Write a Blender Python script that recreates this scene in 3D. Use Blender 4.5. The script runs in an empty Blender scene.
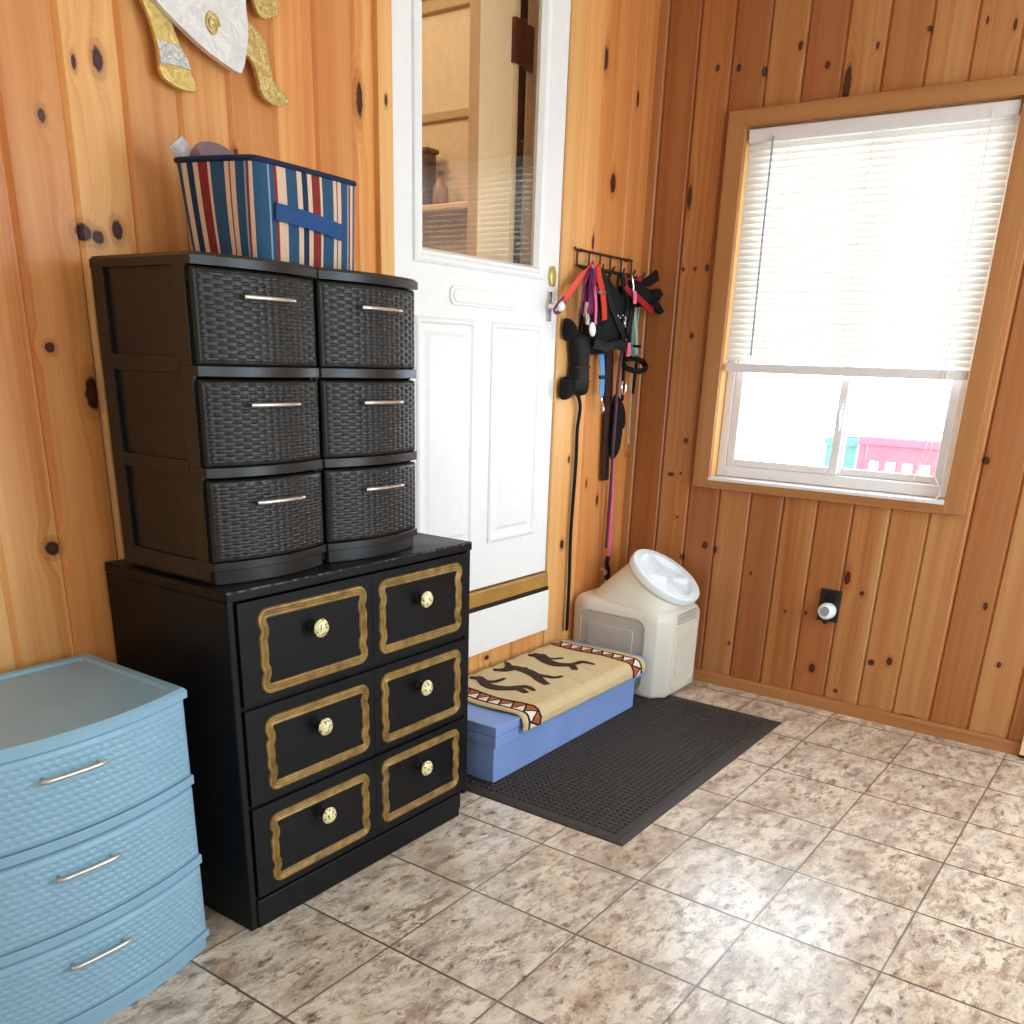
import bpy, math, random
from mathutils import Vector, Matrix, noise as mnoise
random.seed(7)
U = 0.305                       # one floor tile in metres: all lengths below are in tiles
scn = bpy.context.scene
COL = scn.collection
ORG = {}                        # world origin of every object (tiles)

# ------------------------------------------------------------------ mesh helpers
class MB:
    def __init__(s): s.v=[]; s.f=[]; s.uv={}; s.att=[]; s.cur=0.0
    def vert(s,p): s.v.append(Vector(p)); return len(s.v)-1
    def face(s,idx,uv=None):
        s.f.append(tuple(idx)); s.att.append(s.cur)
        if uv: s.uv[len(s.f)-1]=uv
    def box(s,x0,x1,y0,y1,z0,z1):
        b=[s.vert((x,y,z)) for x in (x0,x1) for y in (y0,y1) for z in (z0,z1)]
        for q in ((0,1,3,2),(4,6,7,5),(0,4,5,1),(2,3,7,6),(0,2,6,4),(1,5,7,3)): s.face([b[i] for i in q])
        return s
    def loft(s,rings,close=True,cap0=True,cap1=True,uvf=None):
        n=len(rings[0]); base=[[s.vert(p) for p in r] for r in rings]
        for i in range(len(rings)-1):
            for j in range(n if close else n-1):
                k=(j+1)%n
                uv=None
                if uvf: uv=[uvf(i,j),uvf(i,j+1),uvf(i+1,j+1),uvf(i+1,j)]
                s.face((base[i][j],base[i][k],base[i+1][k],base[i+1][j]),uv)
        if cap0: s.face(list(reversed(base[0])))
        if cap1: s.face(base[-1])
        return s
    def prism(s,poly,axis,a,b):
        def P(u,w,d): return {'x':(d,u,w),'y':(u,d,w),'z':(u,w,d)}[axis]
        return s.loft([[P(u,w,a) for u,w in poly],[P(u,w,b) for u,w in poly]])
    def tube(s,path,r,n=10,closed=False):
        path=[Vector(p) for p in path]; m=len(path); rings=[]
        ref=Vector((0.123,0.31,0.95)).normalized(); pu=None
        for i,p in enumerate(path):
            if closed: t=path[(i+1)%m]-path[i-1]
            else: t=path[min(i+1,m-1)]-path[max(i-1,0)]
            t.normalize()
            if pu is None:
                if abs(t.dot(ref))>.9: ref=Vector((1,0,0))
                pu=ref-t*ref.dot(t)
            else: pu=pu-t*pu.dot(t)
            pu.normalize(); w=t.cross(pu)
            rr=r(i/(m-1)) if callable(r) else r
            rings.append([p+rr*(math.cos(2*math.pi*k/n)*pu+math.sin(2*math.pi*k/n)*w) for k in range(n)])
        if closed: rings.append(rings[0]); return s.loft(rings,True,False,False)
        return s.loft(rings)
    def ribbon(s,path,width,th,nrm=(0,-1,0),tw=0.0):
        path=[Vector(p) for p in path]; m=len(path); rings=[]
        for i,p in enumerate(path):
            t=(path[min(i+1,m-1)]-path[max(i-1,0)]).normalized()
            nn=Vector(nrm)
            if tw:
                a=tw*math.sin(i/(m-1)*5); nn=Matrix.Rotation(a,3,'Z')@nn
            w=t.cross(nn)
            if w.length<1e-4: w=Vector((1,0,0))
            w.normalize(); q=w.cross(t)
            ww=width(i/(m-1)) if callable(width) else width
            prof=[(-.5,-.3),(-.42,-.5),(.42,-.5),(.5,-.3),(.5,.3),(.42,.5),(-.42,.5),(-.5,.3)]
            rings.append([p+w*a*ww+q*b*th for a,b in prof])
        return s.loft(rings)
    def lathe(s,prof,c,axis=(0,0,1),n=32,cap0=True,cap1=True):
        ax=Vector(axis).normalized(); ref=Vector((1,0,0)) if abs(ax.x)<.9 else Vector((0,1,0))
        a=(ref-ax*ref.dot(ax)).normalized(); b=ax.cross(a); c=Vector(c)
        return s.loft([[c+ax*h+r*(math.cos(2*math.pi*k/n)*a+math.sin(2*math.pi*k/n)*b) for k in range(n)] for r,h in prof],True,cap0,cap1)
    def ball(s,c,r,n=14,sx=1,sy=1,sz=1):
        rings=[]
        for i in range(1,n):
            t=math.pi*i/n
            rings.append([(c[0]+r*sx*math.sin(t)*math.cos(2*math.pi*k/n),c[1]+r*sy*math.sin(t)*math.sin(2*math.pi*k/n),c[2]-r*sz*math.cos(t)) for k in range(n)])
        return s.loft(rings)
    def grid(s,fn,nu,nv,uv=False):
        ix=[[s.vert(fn(i/nu,j/nv)) for i in range(nu+1)] for j in range(nv+1)]
        for j in range(nv):
            for i in range(nu):
                s.face((ix[j][i],ix[j][i+1],ix[j+1][i+1],ix[j+1][i]),
                       [(i/nu,j/nv),((i+1)/nu,j/nv),((i+1)/nu,(j+1)/nv),(i/nu,(j+1)/nv)] if uv else None)
        return ix
    def puff(s,poly,yb,depth,rings=5):
        """pillow bulging towards -Y from an outline in (x,z)"""
        cx=sum(p[0] for p in poly)/len(poly); cz=sum(p[1] for p in poly)/len(poly)
        poly=smooth2(poly,3); R=[[(x,yb,z) for x,z in poly]]
        for k in range(rings):
            a=k/(rings-1)*math.pi/2; sc=.35+.65*math.cos(a)**.8 if k<rings-1 else .35
            d=depth*(.12+.88*math.sin(a))
            R.append([(cx+(x-cx)*sc,yb-d,cz+(z-cz)*sc) for x,z in poly])
        s.loft(R); return s
    def build(s,name,mat,parent=None,origin=None,smooth=True,bevel=0,seg=2,ang=40,solid=0,sub=0):
        o=ORG[parent.name] if parent else Vector(origin if origin else (0,0,0))
        me=bpy.data.meshes.new(name); me.from_pydata([((p-o)*U)[:] for p in s.v],[],s.f)
        if s.uv:
            l=me.uv_layers.new(name='UVMap')
            for pi,u in s.uv.items():
                pol=me.polygons[pi]
                for k,li in enumerate(pol.loop_indices):
                    if k<len(u): l.data[li].uv=u[k]
        if any(s.att):
            at=me.attributes.new('board','FLOAT','FACE'); at.data.foreach_set('value',s.att)
        import bmesh
        bm=bmesh.new(); bm.from_mesh(me); bmesh.ops.recalc_face_normals(bm,faces=bm.faces); bm.to_mesh(me); bm.free()
        me.materials.append(mat)
        ob=bpy.data.objects.new(name,me); COL.objects.link(ob)
        ob.parent=parent
        ob.location=(0,0,0) if parent else o*U
        ORG[ob.name]=o
        if solid:
            m=ob.modifiers.new('solid','SOLIDIFY'); m.thickness=solid*U; m.offset=-1
        if bevel:
            m=ob.modifiers.new('bevel','BEVEL'); m.width=bevel*U; m.segments=seg; m.limit_method='ANGLE'; m.angle_limit=math.radians(30)
        if sub:
            m=ob.modifiers.new('sub','SUBSURF'); m.levels=sub; m.render_levels=sub
        if smooth:
            me.polygons.foreach_set('use_smooth',[True]*len(me.polygons))
            try: me.set_sharp_from_angle(angle=math.radians(ang))
            except Exception: pass
        return ob

def smooth2(poly,n=4):
    out=[]; m=len(poly)
    for i in range(m):
        p0,p1,p2,p3=[Vector((*poly[(i+k)%m],0)) for k in (-1,0,1,2)]
        for j in range(n):
            t=j/n; out.append(tuple((0.5*((2*p1)+(p2-p0)*t+(2*p0-5*p1+4*p2-p3)*t*t+(3*p1-p0-3*p2+p3)*t**3))[:2]))
    return out
def smooth3(path,n=6):
    P=[Vector(p) for p in path]; P=[P[0]*2-P[1]]+P+[P[-1]*2-P[-2]]; out=[]
    for i in range(1,len(P)-2):
        p0,p1,p2,p3=P[i-1:i+3]
        for j in range(n):
            t=j/n; out.append(0.5*((2*p1)+(p2-p0)*t+(2*p0-5*p1+4*p2-p3)*t*t+(3*p1-p0-3*p2+p3)*t**3))
    out.append(P[-2]); return out
def empty(name,loc):
    o=bpy.data.objects.new(name,None); COL.objects.link(o); o.location=Vector(loc)*U; o.empty_display_size=.05
    ORG[o.name]=Vector(loc); return o
def tag(o,label,cat,group=None):
    o['label']=label; o['category']=cat
    if group: o['group']=group
    return o
def thing(name,loc,label,cat,group=None): return tag(empty(name,loc),label,cat,group)
def struct(o): o['kind']='structure'; return o
def copy_tree(o,parent=None,off=(0,0,0)):
    c=o.copy(); COL.objects.link(c); ORG[c.name]=ORG[o.name]+Vector(off)
    if parent: c.parent=parent
    else: c.location=o.location+Vector(off)*U
    for ch in list(o.children): copy_tree(ch,c,off)
    return c

# ------------------------------------------------------------------ material helpers
class NT:
    def __init__(s,name):
        s.m=bpy.data.materials.new(name); s.m.use_nodes=True; s.t=s.m.node_tree; s.t.nodes.clear()
        s.out=s.n('ShaderNodeOutputMaterial')
    def n(s,t,**k):
        x=s.t.nodes.new(t)
        for a,b in k.items(): setattr(x,a,b)
        return x
    def put(s,sock,v):
        if hasattr(v,'is_output'): s.t.links.new(v,sock)
        elif v is not None:
            if isinstance(v,(tuple,list)) and sock.type=='RGBA' and len(v)==3: v=(*v,1)
            sock.default_value=v
    def math(s,op,a,b=None,c=None,clamp=False):
        x=s.n('ShaderNodeMath',operation=op,use_clamp=clamp)
        for i,v in enumerate((a,b,c)):
            if v is not None: s.put(x.inputs[i],v)
        return x.outputs[0]
    def vm(s,op,a,b=None,c=None,scale=None):
        x=s.n('ShaderNodeVectorMath',operation=op)
        for i,v in enumerate((a,b,c)):
            if v is not None: s.put(x.inputs[i],v)
        if scale is not None: s.put(x.inputs['Scale'],scale)
        return x.outputs['Value'] if op in ('LENGTH','DISTANCE','DOT_PRODUCT') else x.outputs[0]
    def mix(s,f,a,b,blend='MIX'):
        x=s.n('ShaderNodeMix',data_type='RGBA',blend_type=blend)
        s.put(x.inputs[0],f); s.put(x.inputs[6],a); s.put(x.inputs[7],b); return x.outputs[2]
    def noise(s,vec,scale,detail=2,rough=.5,dist=0,out=0):
        x=s.n('ShaderNodeTexNoise'); s.put(x.inputs['Vector'],vec); x.inputs['Scale'].default_value=scale
        x.inputs['Detail'].default_value=detail; x.inputs['Roughness'].default_value=rough; x.inputs['Distortion'].default_value=dist
        return x.outputs[out]
    def mr(s,v,a,b,c=0.,d=1.,smooth=False):
        x=s.n('ShaderNodeMapRange'); x.interpolation_type='SMOOTHSTEP' if smooth else 'LINEAR'
        s.put(x.inputs[0],v)
        for i,q in enumerate((a,b,c,d)): s.put(x.inputs[i+1],q)
        return x.outputs[0]
    def ramp(s,v,stops,interp='LINEAR'):
        x=s.n('ShaderNodeValToRGB'); r=x.color_ramp; r.interpolation=interp
        while len(r.elements)>1: r.elements.remove(r.elements[-1])
        r.elements[0].position=stops[0][0]; r.elements[0].color=(*stops[0][1],1)
        for p,c in stops[1:]:
            e=r.elements.new(p); e.color=(*c,1)
        s.put(x.inputs[0],v); return x.outputs[0]
    def comb(s,x,y,z=0.):
        c=s.n('ShaderNodeCombineXYZ'); s.put(c.inputs[0],x); s.put(c.inputs[1],y); s.put(c.inputs[2],z); return c.outputs[0]
    def obj(s): return s.n('ShaderNodeTexCoord').outputs['Object']
    def uv(s): return s.n('ShaderNodeTexCoord').outputs['UV']
    def sep(s,v):
        x=s.n('ShaderNodeSeparateXYZ'); s.put(x.inputs[0],v); return x.outputs
    def bump(s,h,strength=.3,dist=.002):
        x=s.n('ShaderNodeBump'); x.inputs['Strength'].default_value=strength; x.inputs['Distance'].default_value=dist
        s.put(x.inputs['Height'],h); return x.outputs[0]
    def bsdf(s,col,rough=.5,metal=0.,spec=.5,normal=None,trans=0.,**k):
        b=s.n('ShaderNodeBsdfPrincipled'); s.put(b.inputs['Base Color'],col); s.put(b.inputs['Roughness'],rough); s.put(b.inputs['Metallic'],metal)
        b.inputs['Specular IOR Level'].default_value=spec
        if normal is not None: s.put(b.inputs['Normal'],normal)
        for a,v in k.items(): s.put(b.inputs[a],v)
        return b.outputs[0]
    def done(s,sh): s.t.links.new(sh,s.out.inputs[0]); return s.m

def srgb(r,g,b):
    f=lambda c: c/12.92 if c<=.04045 else ((c+.055)/1.055)**2.4
    return (f(r/255),f(g/255),f(b/255))
def simple(name,col,rough=.5,metal=0,spec=.5,var=.06,scale=30,bump=0,bscale=200):
    t=NT(name); o=t.obj(); n=t.noise(o,scale,3)
    c=t.mix(t.mr(n,.3,.7,0,1),tuple(x*(1-var) for x in col),tuple(min(1,x*(1+var)) for x in col))
    nm=t.bump(t.noise(o,bscale,3),bump,.001) if bump else None
    return t.done(t.bsdf(c,rough,metal,spec,nm))

def pine(name,axis,knots,dark=1.0,along=2):
    t=NT(name); S=t.sep(t.obj()); u=S[axis]; z=S[along]
    at=t.n('ShaderNodeAttribute',attribute_name='board'); br=at.outputs['Fac']
    P=t.comb(u,z,0.)
    d=None
    for ku,kz,ru,rz in knots:
        iu,iz=1/(ru*U*.88),1/(rz*U*.88)
        q=t.vm('MULTIPLY_ADD',P,(iu,iz,0),(-ku*U*iu,-kz*U*iz,0)); l=t.vm('LENGTH',q)
        d=l if d is None else t.math('MINIMUM',d,l)
    wob=t.noise(P,90,2)
    d=t.math('ADD',d,t.math('MULTIPLY',t.math('SUBTRACT',wob,.5),.55))
    near=t.mr(d,1.0,4.5,1,0,True)
    warp=t.noise(t.comb(t.math('MULTIPLY',u,5.),t.math('MULTIPLY',z,1.1),t.math('MULTIPLY',br,37.)),1.,2)
    uw=t.math('ADD',u,t.math('MULTIPLY',warp,.045))
    uw=t.math('ADD',uw,t.math('MULTIPLY',near,.016))
    b1=t.noise(t.comb(t.math('MULTIPLY',uw,22.),t.math('MULTIPLY',z,.55),t.math('MULTIPLY',br,51.)),1.,2)
    b2=t.noise(t.comb(t.math('MULTIPLY',uw,130.),t.math('MULTIPLY',z,2.2),t.math('MULTIPLY',br,91.)),1.,3,.6)
    rings=t.math('MULTIPLY',t.math('SINE',t.math('MULTIPLY',d,9.)),t.math('MULTIPLY',near,.09))
    b3=t.noise(t.comb(t.math('MULTIPLY',uw,55.),t.math('MULTIPLY',z,.8),t.math('MULTIPLY',br,17.)),1.,2)
    g=t.math('ADD',t.math('ADD',t.math('MULTIPLY',t.mr(b1,.34,.66),.48),t.math('ADD',t.math('MULTIPLY',t.mr(b2,.3,.7),.26),t.math('MULTIPLY',t.mr(b3,.3,.7),.24))),rings)
    K=dark if isinstance(dark,tuple) else (dark,)*3
    tn=lambda *q: tuple(a*b for a,b in zip(srgb(*q),K))
    lite=tn(250,201,132); mid=tn(236,163,90); deep=tn(198,110,52)
    c=t.ramp(g,[(0.,lite),(.5,mid),(1.,deep)])
    fr=t.math('FRACT',t.math('MULTIPLY',br,7.31))
    c=t.mix(t.mr(br,.1,1,0,.5),c,tn(214,134,74))
    c=t.mix(t.mr(fr,.35,1,0,.5),c,tuple(x*.80 for x in deep))
    c=t.mix(t.mr(fr,.35,0,0,.45),c,lite)
    c=t.mix(t.mr(d,1.,2.3,.45,0,True),c,srgb(158,82,36))
    c=t.mix(t.mr(d,.75,1.15,1,0,True),c,t.mix(t.mr(d,.1,.8),srgb(88,40,22),srgb(52,22,14)))
    nm=t.bump(t.math('ADD',b2,t.math('MULTIPLY',near,.3)),.12,.001)
    return t.done(t.bsdf(c,.42,0,.42,nm))

KL=[(-3.10,5.80,.045,.08),(-3.27,5.75,.02,.05),(-3.53,5.41,.028,.05),(-3.34,4.78,.07,.06),(-3.24,4.76,.05,.05),(-3.09,4.82,.045,.07),(-3.68,4.06,.04,.04),
(-3.42,3.77,.06,.13),(-.73,6.06,.04,.15),(-3.86,2.75,.06,.06),(-2.04,5.46,.018,.03),(-2.31,4.9,.05,.05),(-4.4,5.9,.04,.06),(-4.9,4.4,.05,.08),(-4.6,3.1,.04,.06),
(3.14,7.23,.045,.13),(3.45,6.06,.07,.12),(3.08,5.40,.03,.09),(3.55,2.38,.035,.08),(2.74,1.90,.05,.07),(2.80,2.95,.03,.05),(3.25,2.62,.02,.06),(3.9,7.0,.03,.10),
(-1.9,6.9,.05,.09),(-2.9,7.3,.05,.07),(-1.0,7.4,.04,.08),(1.2,.75,.05,.03),(2.2,.5,.04,.04)]
KB=[(2.52,7.29,.03,.04),(2.73,5.99,.035,.16),(2.26,7.26,.03,.05),(1.95,7.19,.03,.06),(2.73,5.2,.025,.025),(2.57,5.2,.025,.03),(2.41,5.21,.03,.05),(2.53,4.44,.03,.04),
(2.30,3.8,.035,.12),(2.47,3.17,.035,.04),(2.64,2.73,.05,.03),(2.5,2.75,.02,.02),(1.56,7.38,.03,.05),(1.23,7.16,.035,.045),(.99,6.95,.05,.22),(.72,7.27,.02,.04),(.22,7.35,.03,.03),
(-.58,7.27,.02,.06),(-.32,7.34,.015,.04),(2.05,1.86,.05,.06),(1.9,1.82,.04,.06),(2.36,1.66,.04,.05),(.14,1.72,.045,.10),(-.06,1.56,.03,.035),(.40,.50,.05,.07),(.06,.27,.03,.03),
(-.31,.73,.045,.045),(-.52,.79,.04,.06),(-.98,3.54,.035,.05),(-1.12,3.22,.05,.05),(1.37,1.59,.02,.04),(2.49,2.18,.02,.02),(.33,1.14,.04,.05),(-1.43,1.64,.03,.05),(-.86,.15,.12,.02),
(-1.7,1.0,.03,.04),(-1.3,5.9,.03,.06),(-1.9,3.0,.04,.05),(.85,1.17,.02,.02),(.58,1.2,.02,.03),(1.55,.6,.02,.03)]
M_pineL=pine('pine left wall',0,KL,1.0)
M_pineBShade=pine('pine back wall shaded',1,KB,(.55,.475,.455))  # left wall's pine with the backlit wall's shade put into its colour
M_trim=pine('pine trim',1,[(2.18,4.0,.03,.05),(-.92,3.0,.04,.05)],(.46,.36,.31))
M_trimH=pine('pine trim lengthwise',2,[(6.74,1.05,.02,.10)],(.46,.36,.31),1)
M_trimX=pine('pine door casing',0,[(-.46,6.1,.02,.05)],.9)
M_ceil=simple('ceiling paint',srgb(235,225,205),.8,0,.2)
M_plain=simple('cream wall paint',srgb(222,200,165),.8,0,.2)
M_white=simple('white door paint',srgb(243,241,238),.38,0,.5,.015)
M_vinyl=simple('white vinyl',srgb(226,218,214),.4,0,.5,.02)
M_brass=simple('brass',srgb(212,190,110),.3,1,.5,.05)
M_chrome=simple('chrome',(.72,.70,.68),.22,1,.5,.03)
M_blackwire=simple('black wire',srgb(52,32,26),.45,0,.5)
M_rubber=simple('black rubber mat',srgb(62,55,51),.62,0,.35,.12,60,.3,400)
M_blackfab=simple('black webbing',srgb(25,23,23),.85,0,.15,.25,120,.4,700)
M_blacksh=simple('black padding',srgb(24,22,21),.6,0,.2,.2,120,.4,500)
def fab(n,c,r=.75): return simple(n,srgb(*c),r,0,.2,.15,150,.4,700)
M_coral=fab('coral nylon',(226,88,72)); M_purple=fab('purple nylon',(120,42,92)); M_red=fab('red orange nylon',(205,62,40))
M_pink=fab('pink nylon',(228,110,140)); M_blue=fab('blue nylon',(92,150,205)); M_teal=fab('teal nylon',(60,140,125)); M_brownstrap=fab('brown strap',(60,38,32),.6)
M_plum=fab('plum cord',(92,58,76)); M_darkred=fab('dark red nylon',(150,30,38)); M_ltgreen=fab('pale green nylon',(150,185,165))
M_seal=simple('dark seal',srgb(48,34,28),.7,0,.2)
M_cream=simple('cream painted wood',srgb(244,208,164),.5,0,.4,.03)
M_hinge=simple('bronze hinge',srgb(96,46,32),.4,.6,.5,.2)
M_cont=simple('cream plastic',srgb(226,218,202),.42,0,.45,.02,10)
M_lid=simple('white plastic',srgb(240,246,250),.3,0,.5,.01)
M_groove=simple('plastic shadow seam',srgb(188,180,168),.5,0,.4,.02)

def m_blacktower():
    t=NT('espresso plastic'); o=t.obj(); n=t.noise(o,25,3)
    c=t.mix(n,srgb(30,28,26),srgb(40,38,35)); return t.done(t.bsdf(c,.30,0,.34,t.bump(t.noise(o,900,2),.15,.0005)))
M_tower=m_blacktower()
M_bluep=simple('dusty blue plastic',srgb(140,180,203),.36,0,.5,.03,12,.1,900)
M_bar=simple('brushed bar',(.62,.58,.54),.32,1,.5,.05)

def m_blackpaint():
    t=NT('black worn paint'); o=t.obj(); n=t.noise(o,8,4)
    c=t.mix(n,srgb(10,11,13),srgb(19,20,22))
    scr=t.noise(t.vm('MULTIPLY',o,(30,30,260)),1.,3); m=t.mr(scr,.70,.76)
    c=t.mix(t.math('MULTIPLY',m,.35),c,srgb(92,86,82))
    # chipped edge along the front rim of the top
    S=t.sep(o); e=t.math('MULTIPLY',t.mr(S[2],(2.585)*U,(2.6)*U),t.mr(S[1],(-.69+.012)*U,(-.69-.002)*U))
    chip=t.math('MULTIPLY',e,t.mr(t.noise(o,70,4),.50,.62))
    c=t.mix(t.math('MULTIPLY',chip,.8),c,srgb(170,160,150))
    return t.done(t.bsdf(c,t.mr(n,.3,.7,.34,.48),0,.22,t.bump(t.noise(o,60,3),.05,.001)))
M_blackpaint=m_blackpaint()
def m_gold():
    t=NT('antique gold trim'); o=t.obj(); n=t.noise(o,40,4)
    c=t.mix(t.mr(n,.3,.7),srgb(118,88,44),srgb(168,136,74)); return t.done(t.bsdf(c,.42,.35,.5))
M_gold=m_gold()
def m_knob():
    t=NT('ivory and gold knob'); o=t.obj()
    v=t.n('ShaderNodeTexVoronoi'); t.put(v.inputs['Vector'],o); v.inputs['Scale'].default_value=130
    c=t.mix(t.mr(v.outputs[0],.26,.36),srgb(46,42,22),srgb(238,226,170)); return t.done(t.bsdf(c,.3,.1,.5))
M_knob=m_knob()

def m_floor():
    t=NT('marbled vinyl tile'); o=t.obj(); S=t.sep(o)
    X=t.math('DIVIDE',S[0],U); Y=t.math('DIVIDE',S[1],U)
    cell=t.comb(t.math('FLOOR',X),t.math('FLOOR',Y),0.)
    wn=t.n('ShaderNodeTexWhiteNoise'); t.put(wn.inputs[0],cell)
    off=t.vm('SCALE',wn.outputs['Color'],scale=6.0)
    p=t.vm('ADD',o,off)
    pr=t.n('ShaderNodeMapping'); t.put(pr.inputs[0],p); pr.inputs['Rotation'].default_value=(0,0,.55); pr.inputs['Scale'].default_value=(1,1.9,1)
    q=pr.outputs[0]
    n1=t.noise(q,4.2,6,.65,.3); n2=t.noise(q,15,8,.82,.35); n3=t.noise(q,60,5,.7,.2); n4=t.noise(q,7,6,.72,.4,1); n5=t.noise(q,30,7,.8,.5)
    base=t.ramp(n1,[(.32,srgb(176,146,120)),(.45,srgb(212,189,164)),(.57,srgb(235,219,197)),(.70,srgb(199,176,154))])
    base=t.mix(t.mr(n3,.38,.66,0,.4),base,srgb(238,230,216))
    st=t.mr(n2,.49,.585); base=t.mix(t.math('MULTIPLY',st,.74),base,srgb(134,102,80))
    g=t.mr(t.sep(n4)[1],.50,.62); base=t.mix(t.math('MULTIPLY',g,.45),base,srgb(160,152,144))
    v=t.mr(n5,.54,.62); v=t.math('MULTIPLY',v,t.mr(n2,.42,.56)); base=t.mix(t.math('MULTIPLY',v,.85),base,srgb(92,74,64))
    def line(c,w):
        f=t.math('FRACT',t.math('ADD',c,.5)); return t.mr(t.math('ABSOLUTE',t.math('SUBTRACT',f,.5)),w*.6,w*1.3,1,0)
    ln=t.math('MAXIMUM',line(X,.010),t.math('MULTIPLY',line(Y,.009),.8))
    base=t.mix(t.math('MULTIPLY',ln,.85),base,srgb(74,60,50))
    r=t.mr(n2,.3,.7,.20,.32)
    nm=t.bump(t.math('SUBTRACT',t.math('MULTIPLY',n2,.25),ln),.25,.0012)
    return t.done(t.bsdf(base,r,0,.85,nm))
M_floor=m_floor()

def m_glass(name,tint=(1,1,1),rough=.0,f=1.0):
    t=NT(name); tr=t.n('ShaderNodeBsdfTransparent'); t.put(tr.inputs[0],tint); gl=t.n('ShaderNodeBsdfGlossy'); gl.inputs['Roughness'].default_value=rough
    lw=t.n('ShaderNodeLayerWeight'); lw.inputs[0].default_value=.5
    fr=t.math('MULTIPLY_ADD',t.math('POWER',lw.outputs['Facing'],5.),.92,.035)     # Schlick, the same from both sides
    mx=t.n('ShaderNodeMixShader'); t.put(mx.inputs[0],t.math('MULTIPLY',fr,f,None,True)); t.t.links.new(tr.outputs[0],mx.inputs[1]); t.t.links.new(gl.outputs[0],mx.inputs[2])
    return t.done(mx.outputs[0])
M_glass=m_glass('window glass')
M_dglass=m_glass('door glass',(.96,.96,.94),0,1.3)
def m_slat():
    t=NT('white slat'); d=t.bsdf(srgb(248,244,238),.5,0,.3); tr=t.n('ShaderNodeBsdfTranslucent'); t.put(tr.inputs[0],(.98,.96,.90,1))
    mx=t.n('ShaderNodeMixShader'); mx.inputs[0].default_value=.26; t.t.links.new(d,mx.inputs[1]); t.t.links.new(tr.outputs[0],mx.inputs[2]); return t.done(mx.outputs[0])
M_slat=m_slat()

# ------------------------------------------------------------------ room shell
YL,XB=3.33,4.27
GB=[3.20]+[2.787-.4305*i for i in range(0,21)]
def plank_wall(name,grooves,axis,face,sgn,zf,mat,rng):
    """boards between the groove positions; face = plane, sgn = direction of the wall's thickness"""
    m=MB(); g=sorted(grooves)
    for a,b in zip(g[:-1],g[1:]):
        m.cur=rng.random()*.98+.01
        bv=.026; th=.30
        for z0,z1,*ab in zf(a,b):
            p,q=ab or (a,b)
            poly=[(p,sgn*th),(p,sgn*.03),(p+bv,0),(q-bv,0),(q,sgn*.03),(q,sgn*th)]
            P=lambda u,d,z:(u,face+d,z) if axis=='x' else (face+d,u,z)
            m.loft([[P(u,d,z0) for u,d in poly],[P(u,d,z1) for u,d in poly]])
    return struct(m.build(name,mat,smooth=False))
HC=8.6
def zl(a,b):
    if b<=-.44 or a>=2.50: return [(0,HC)]
    return [(0,1.2),(8.55,HC)]
gl=[-.45,-.79]+[-.79-.4285*i for i in range(1,22)]+[2.50,2.64,3.13,3.78,4.30]+[-.02,.41,.84,1.27,1.70,2.10]
rg=random.Random(3)
plank_wall('wall_left',gl,'x',YL,1,zl,M_pineL,rg)
def zb(a,b):
    if b<=-.83 or a>=2.09: return [(0,HC)]
    out=[(0,2.72),(6.68,HC)]
    if a<-.83: out.append((2.72,6.68,a,-.83))       # boards notched round the window
    if b>2.09: out.append((2.72,6.68,2.09,b))
    return out
gbk=sorted(set([round(x,4) for x in GB+[3.60]]))
gbk=[x for x in gbk if x>-5.9]+[-6.0]
gbk=[x for x in gbk]
gbk=sorted(gbk)
# drop the slivers next to the window cut
plank_wall('wall_back',gbk,'y',XB,1,zb,M_pineBShade,random.Random(12))

m=MB(); m.box(-10,4.6,-6,3.6,-.2,0); struct(m.build('floor',M_floor,smooth=False))
m=MB(); m.box(-10.2,4.6,-6.2,3.65,HC,HC+.2); struct(m.build('ceiling',M_ceil,smooth=False))
RW=[(-3.6,-2.2,2.4,6.6),(-.4,2.6,1.2,7.0)]         # openings of the wall on the camera's side
def wall_open(name,axis,f0,f1,a0,a1,holes,mat):
    m=MB(); xs=sorted({a0,a1,*[h[0] for h in holes],*[h[1] for h in holes]})
    for p,q in zip(xs[:-1],xs[1:]):
        hs=[h for h in holes if h[0]<=p and h[1]>=q]
        segs=[(0,HC)] if not hs else [(0,hs[0][2]),(hs[0][3],HC)]
        for z0,z1 in segs:
            if axis=='x': m.box(p,q,f0,f1,z0,z1)
            else: m.box(f0,f1,p,q,z0,z1)
    return struct(m.build(name,mat,smooth=False))
wall_open('wall_right','x',-6.2,-6.0,-10.2,4.6,RW,M_plain)
wall_open('wall_front','y',-10.2,-10.0,-6.2,3.6,[(-4.3,-2.3,2.6,6.4)],M_plain)  # opening added behind the camera to light the fronts of things

# skirting board and corner post on the window wall
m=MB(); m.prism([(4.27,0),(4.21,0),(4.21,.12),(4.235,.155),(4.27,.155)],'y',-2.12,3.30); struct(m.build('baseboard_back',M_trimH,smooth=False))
m=MB(); m.box(4.17,4.27,-2.40,-2.125,.04,8.4); m.box(4.14,4.17,-2.40,-2.125,.04,.5); struct(m.build('trim_1',M_cream,smooth=False,bevel=.01))
m=MB(); m.box(4.17,4.27,-2.42,-2.12,0,.04); struct(m.build('trim_2',M_seal,smooth=False))

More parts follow.
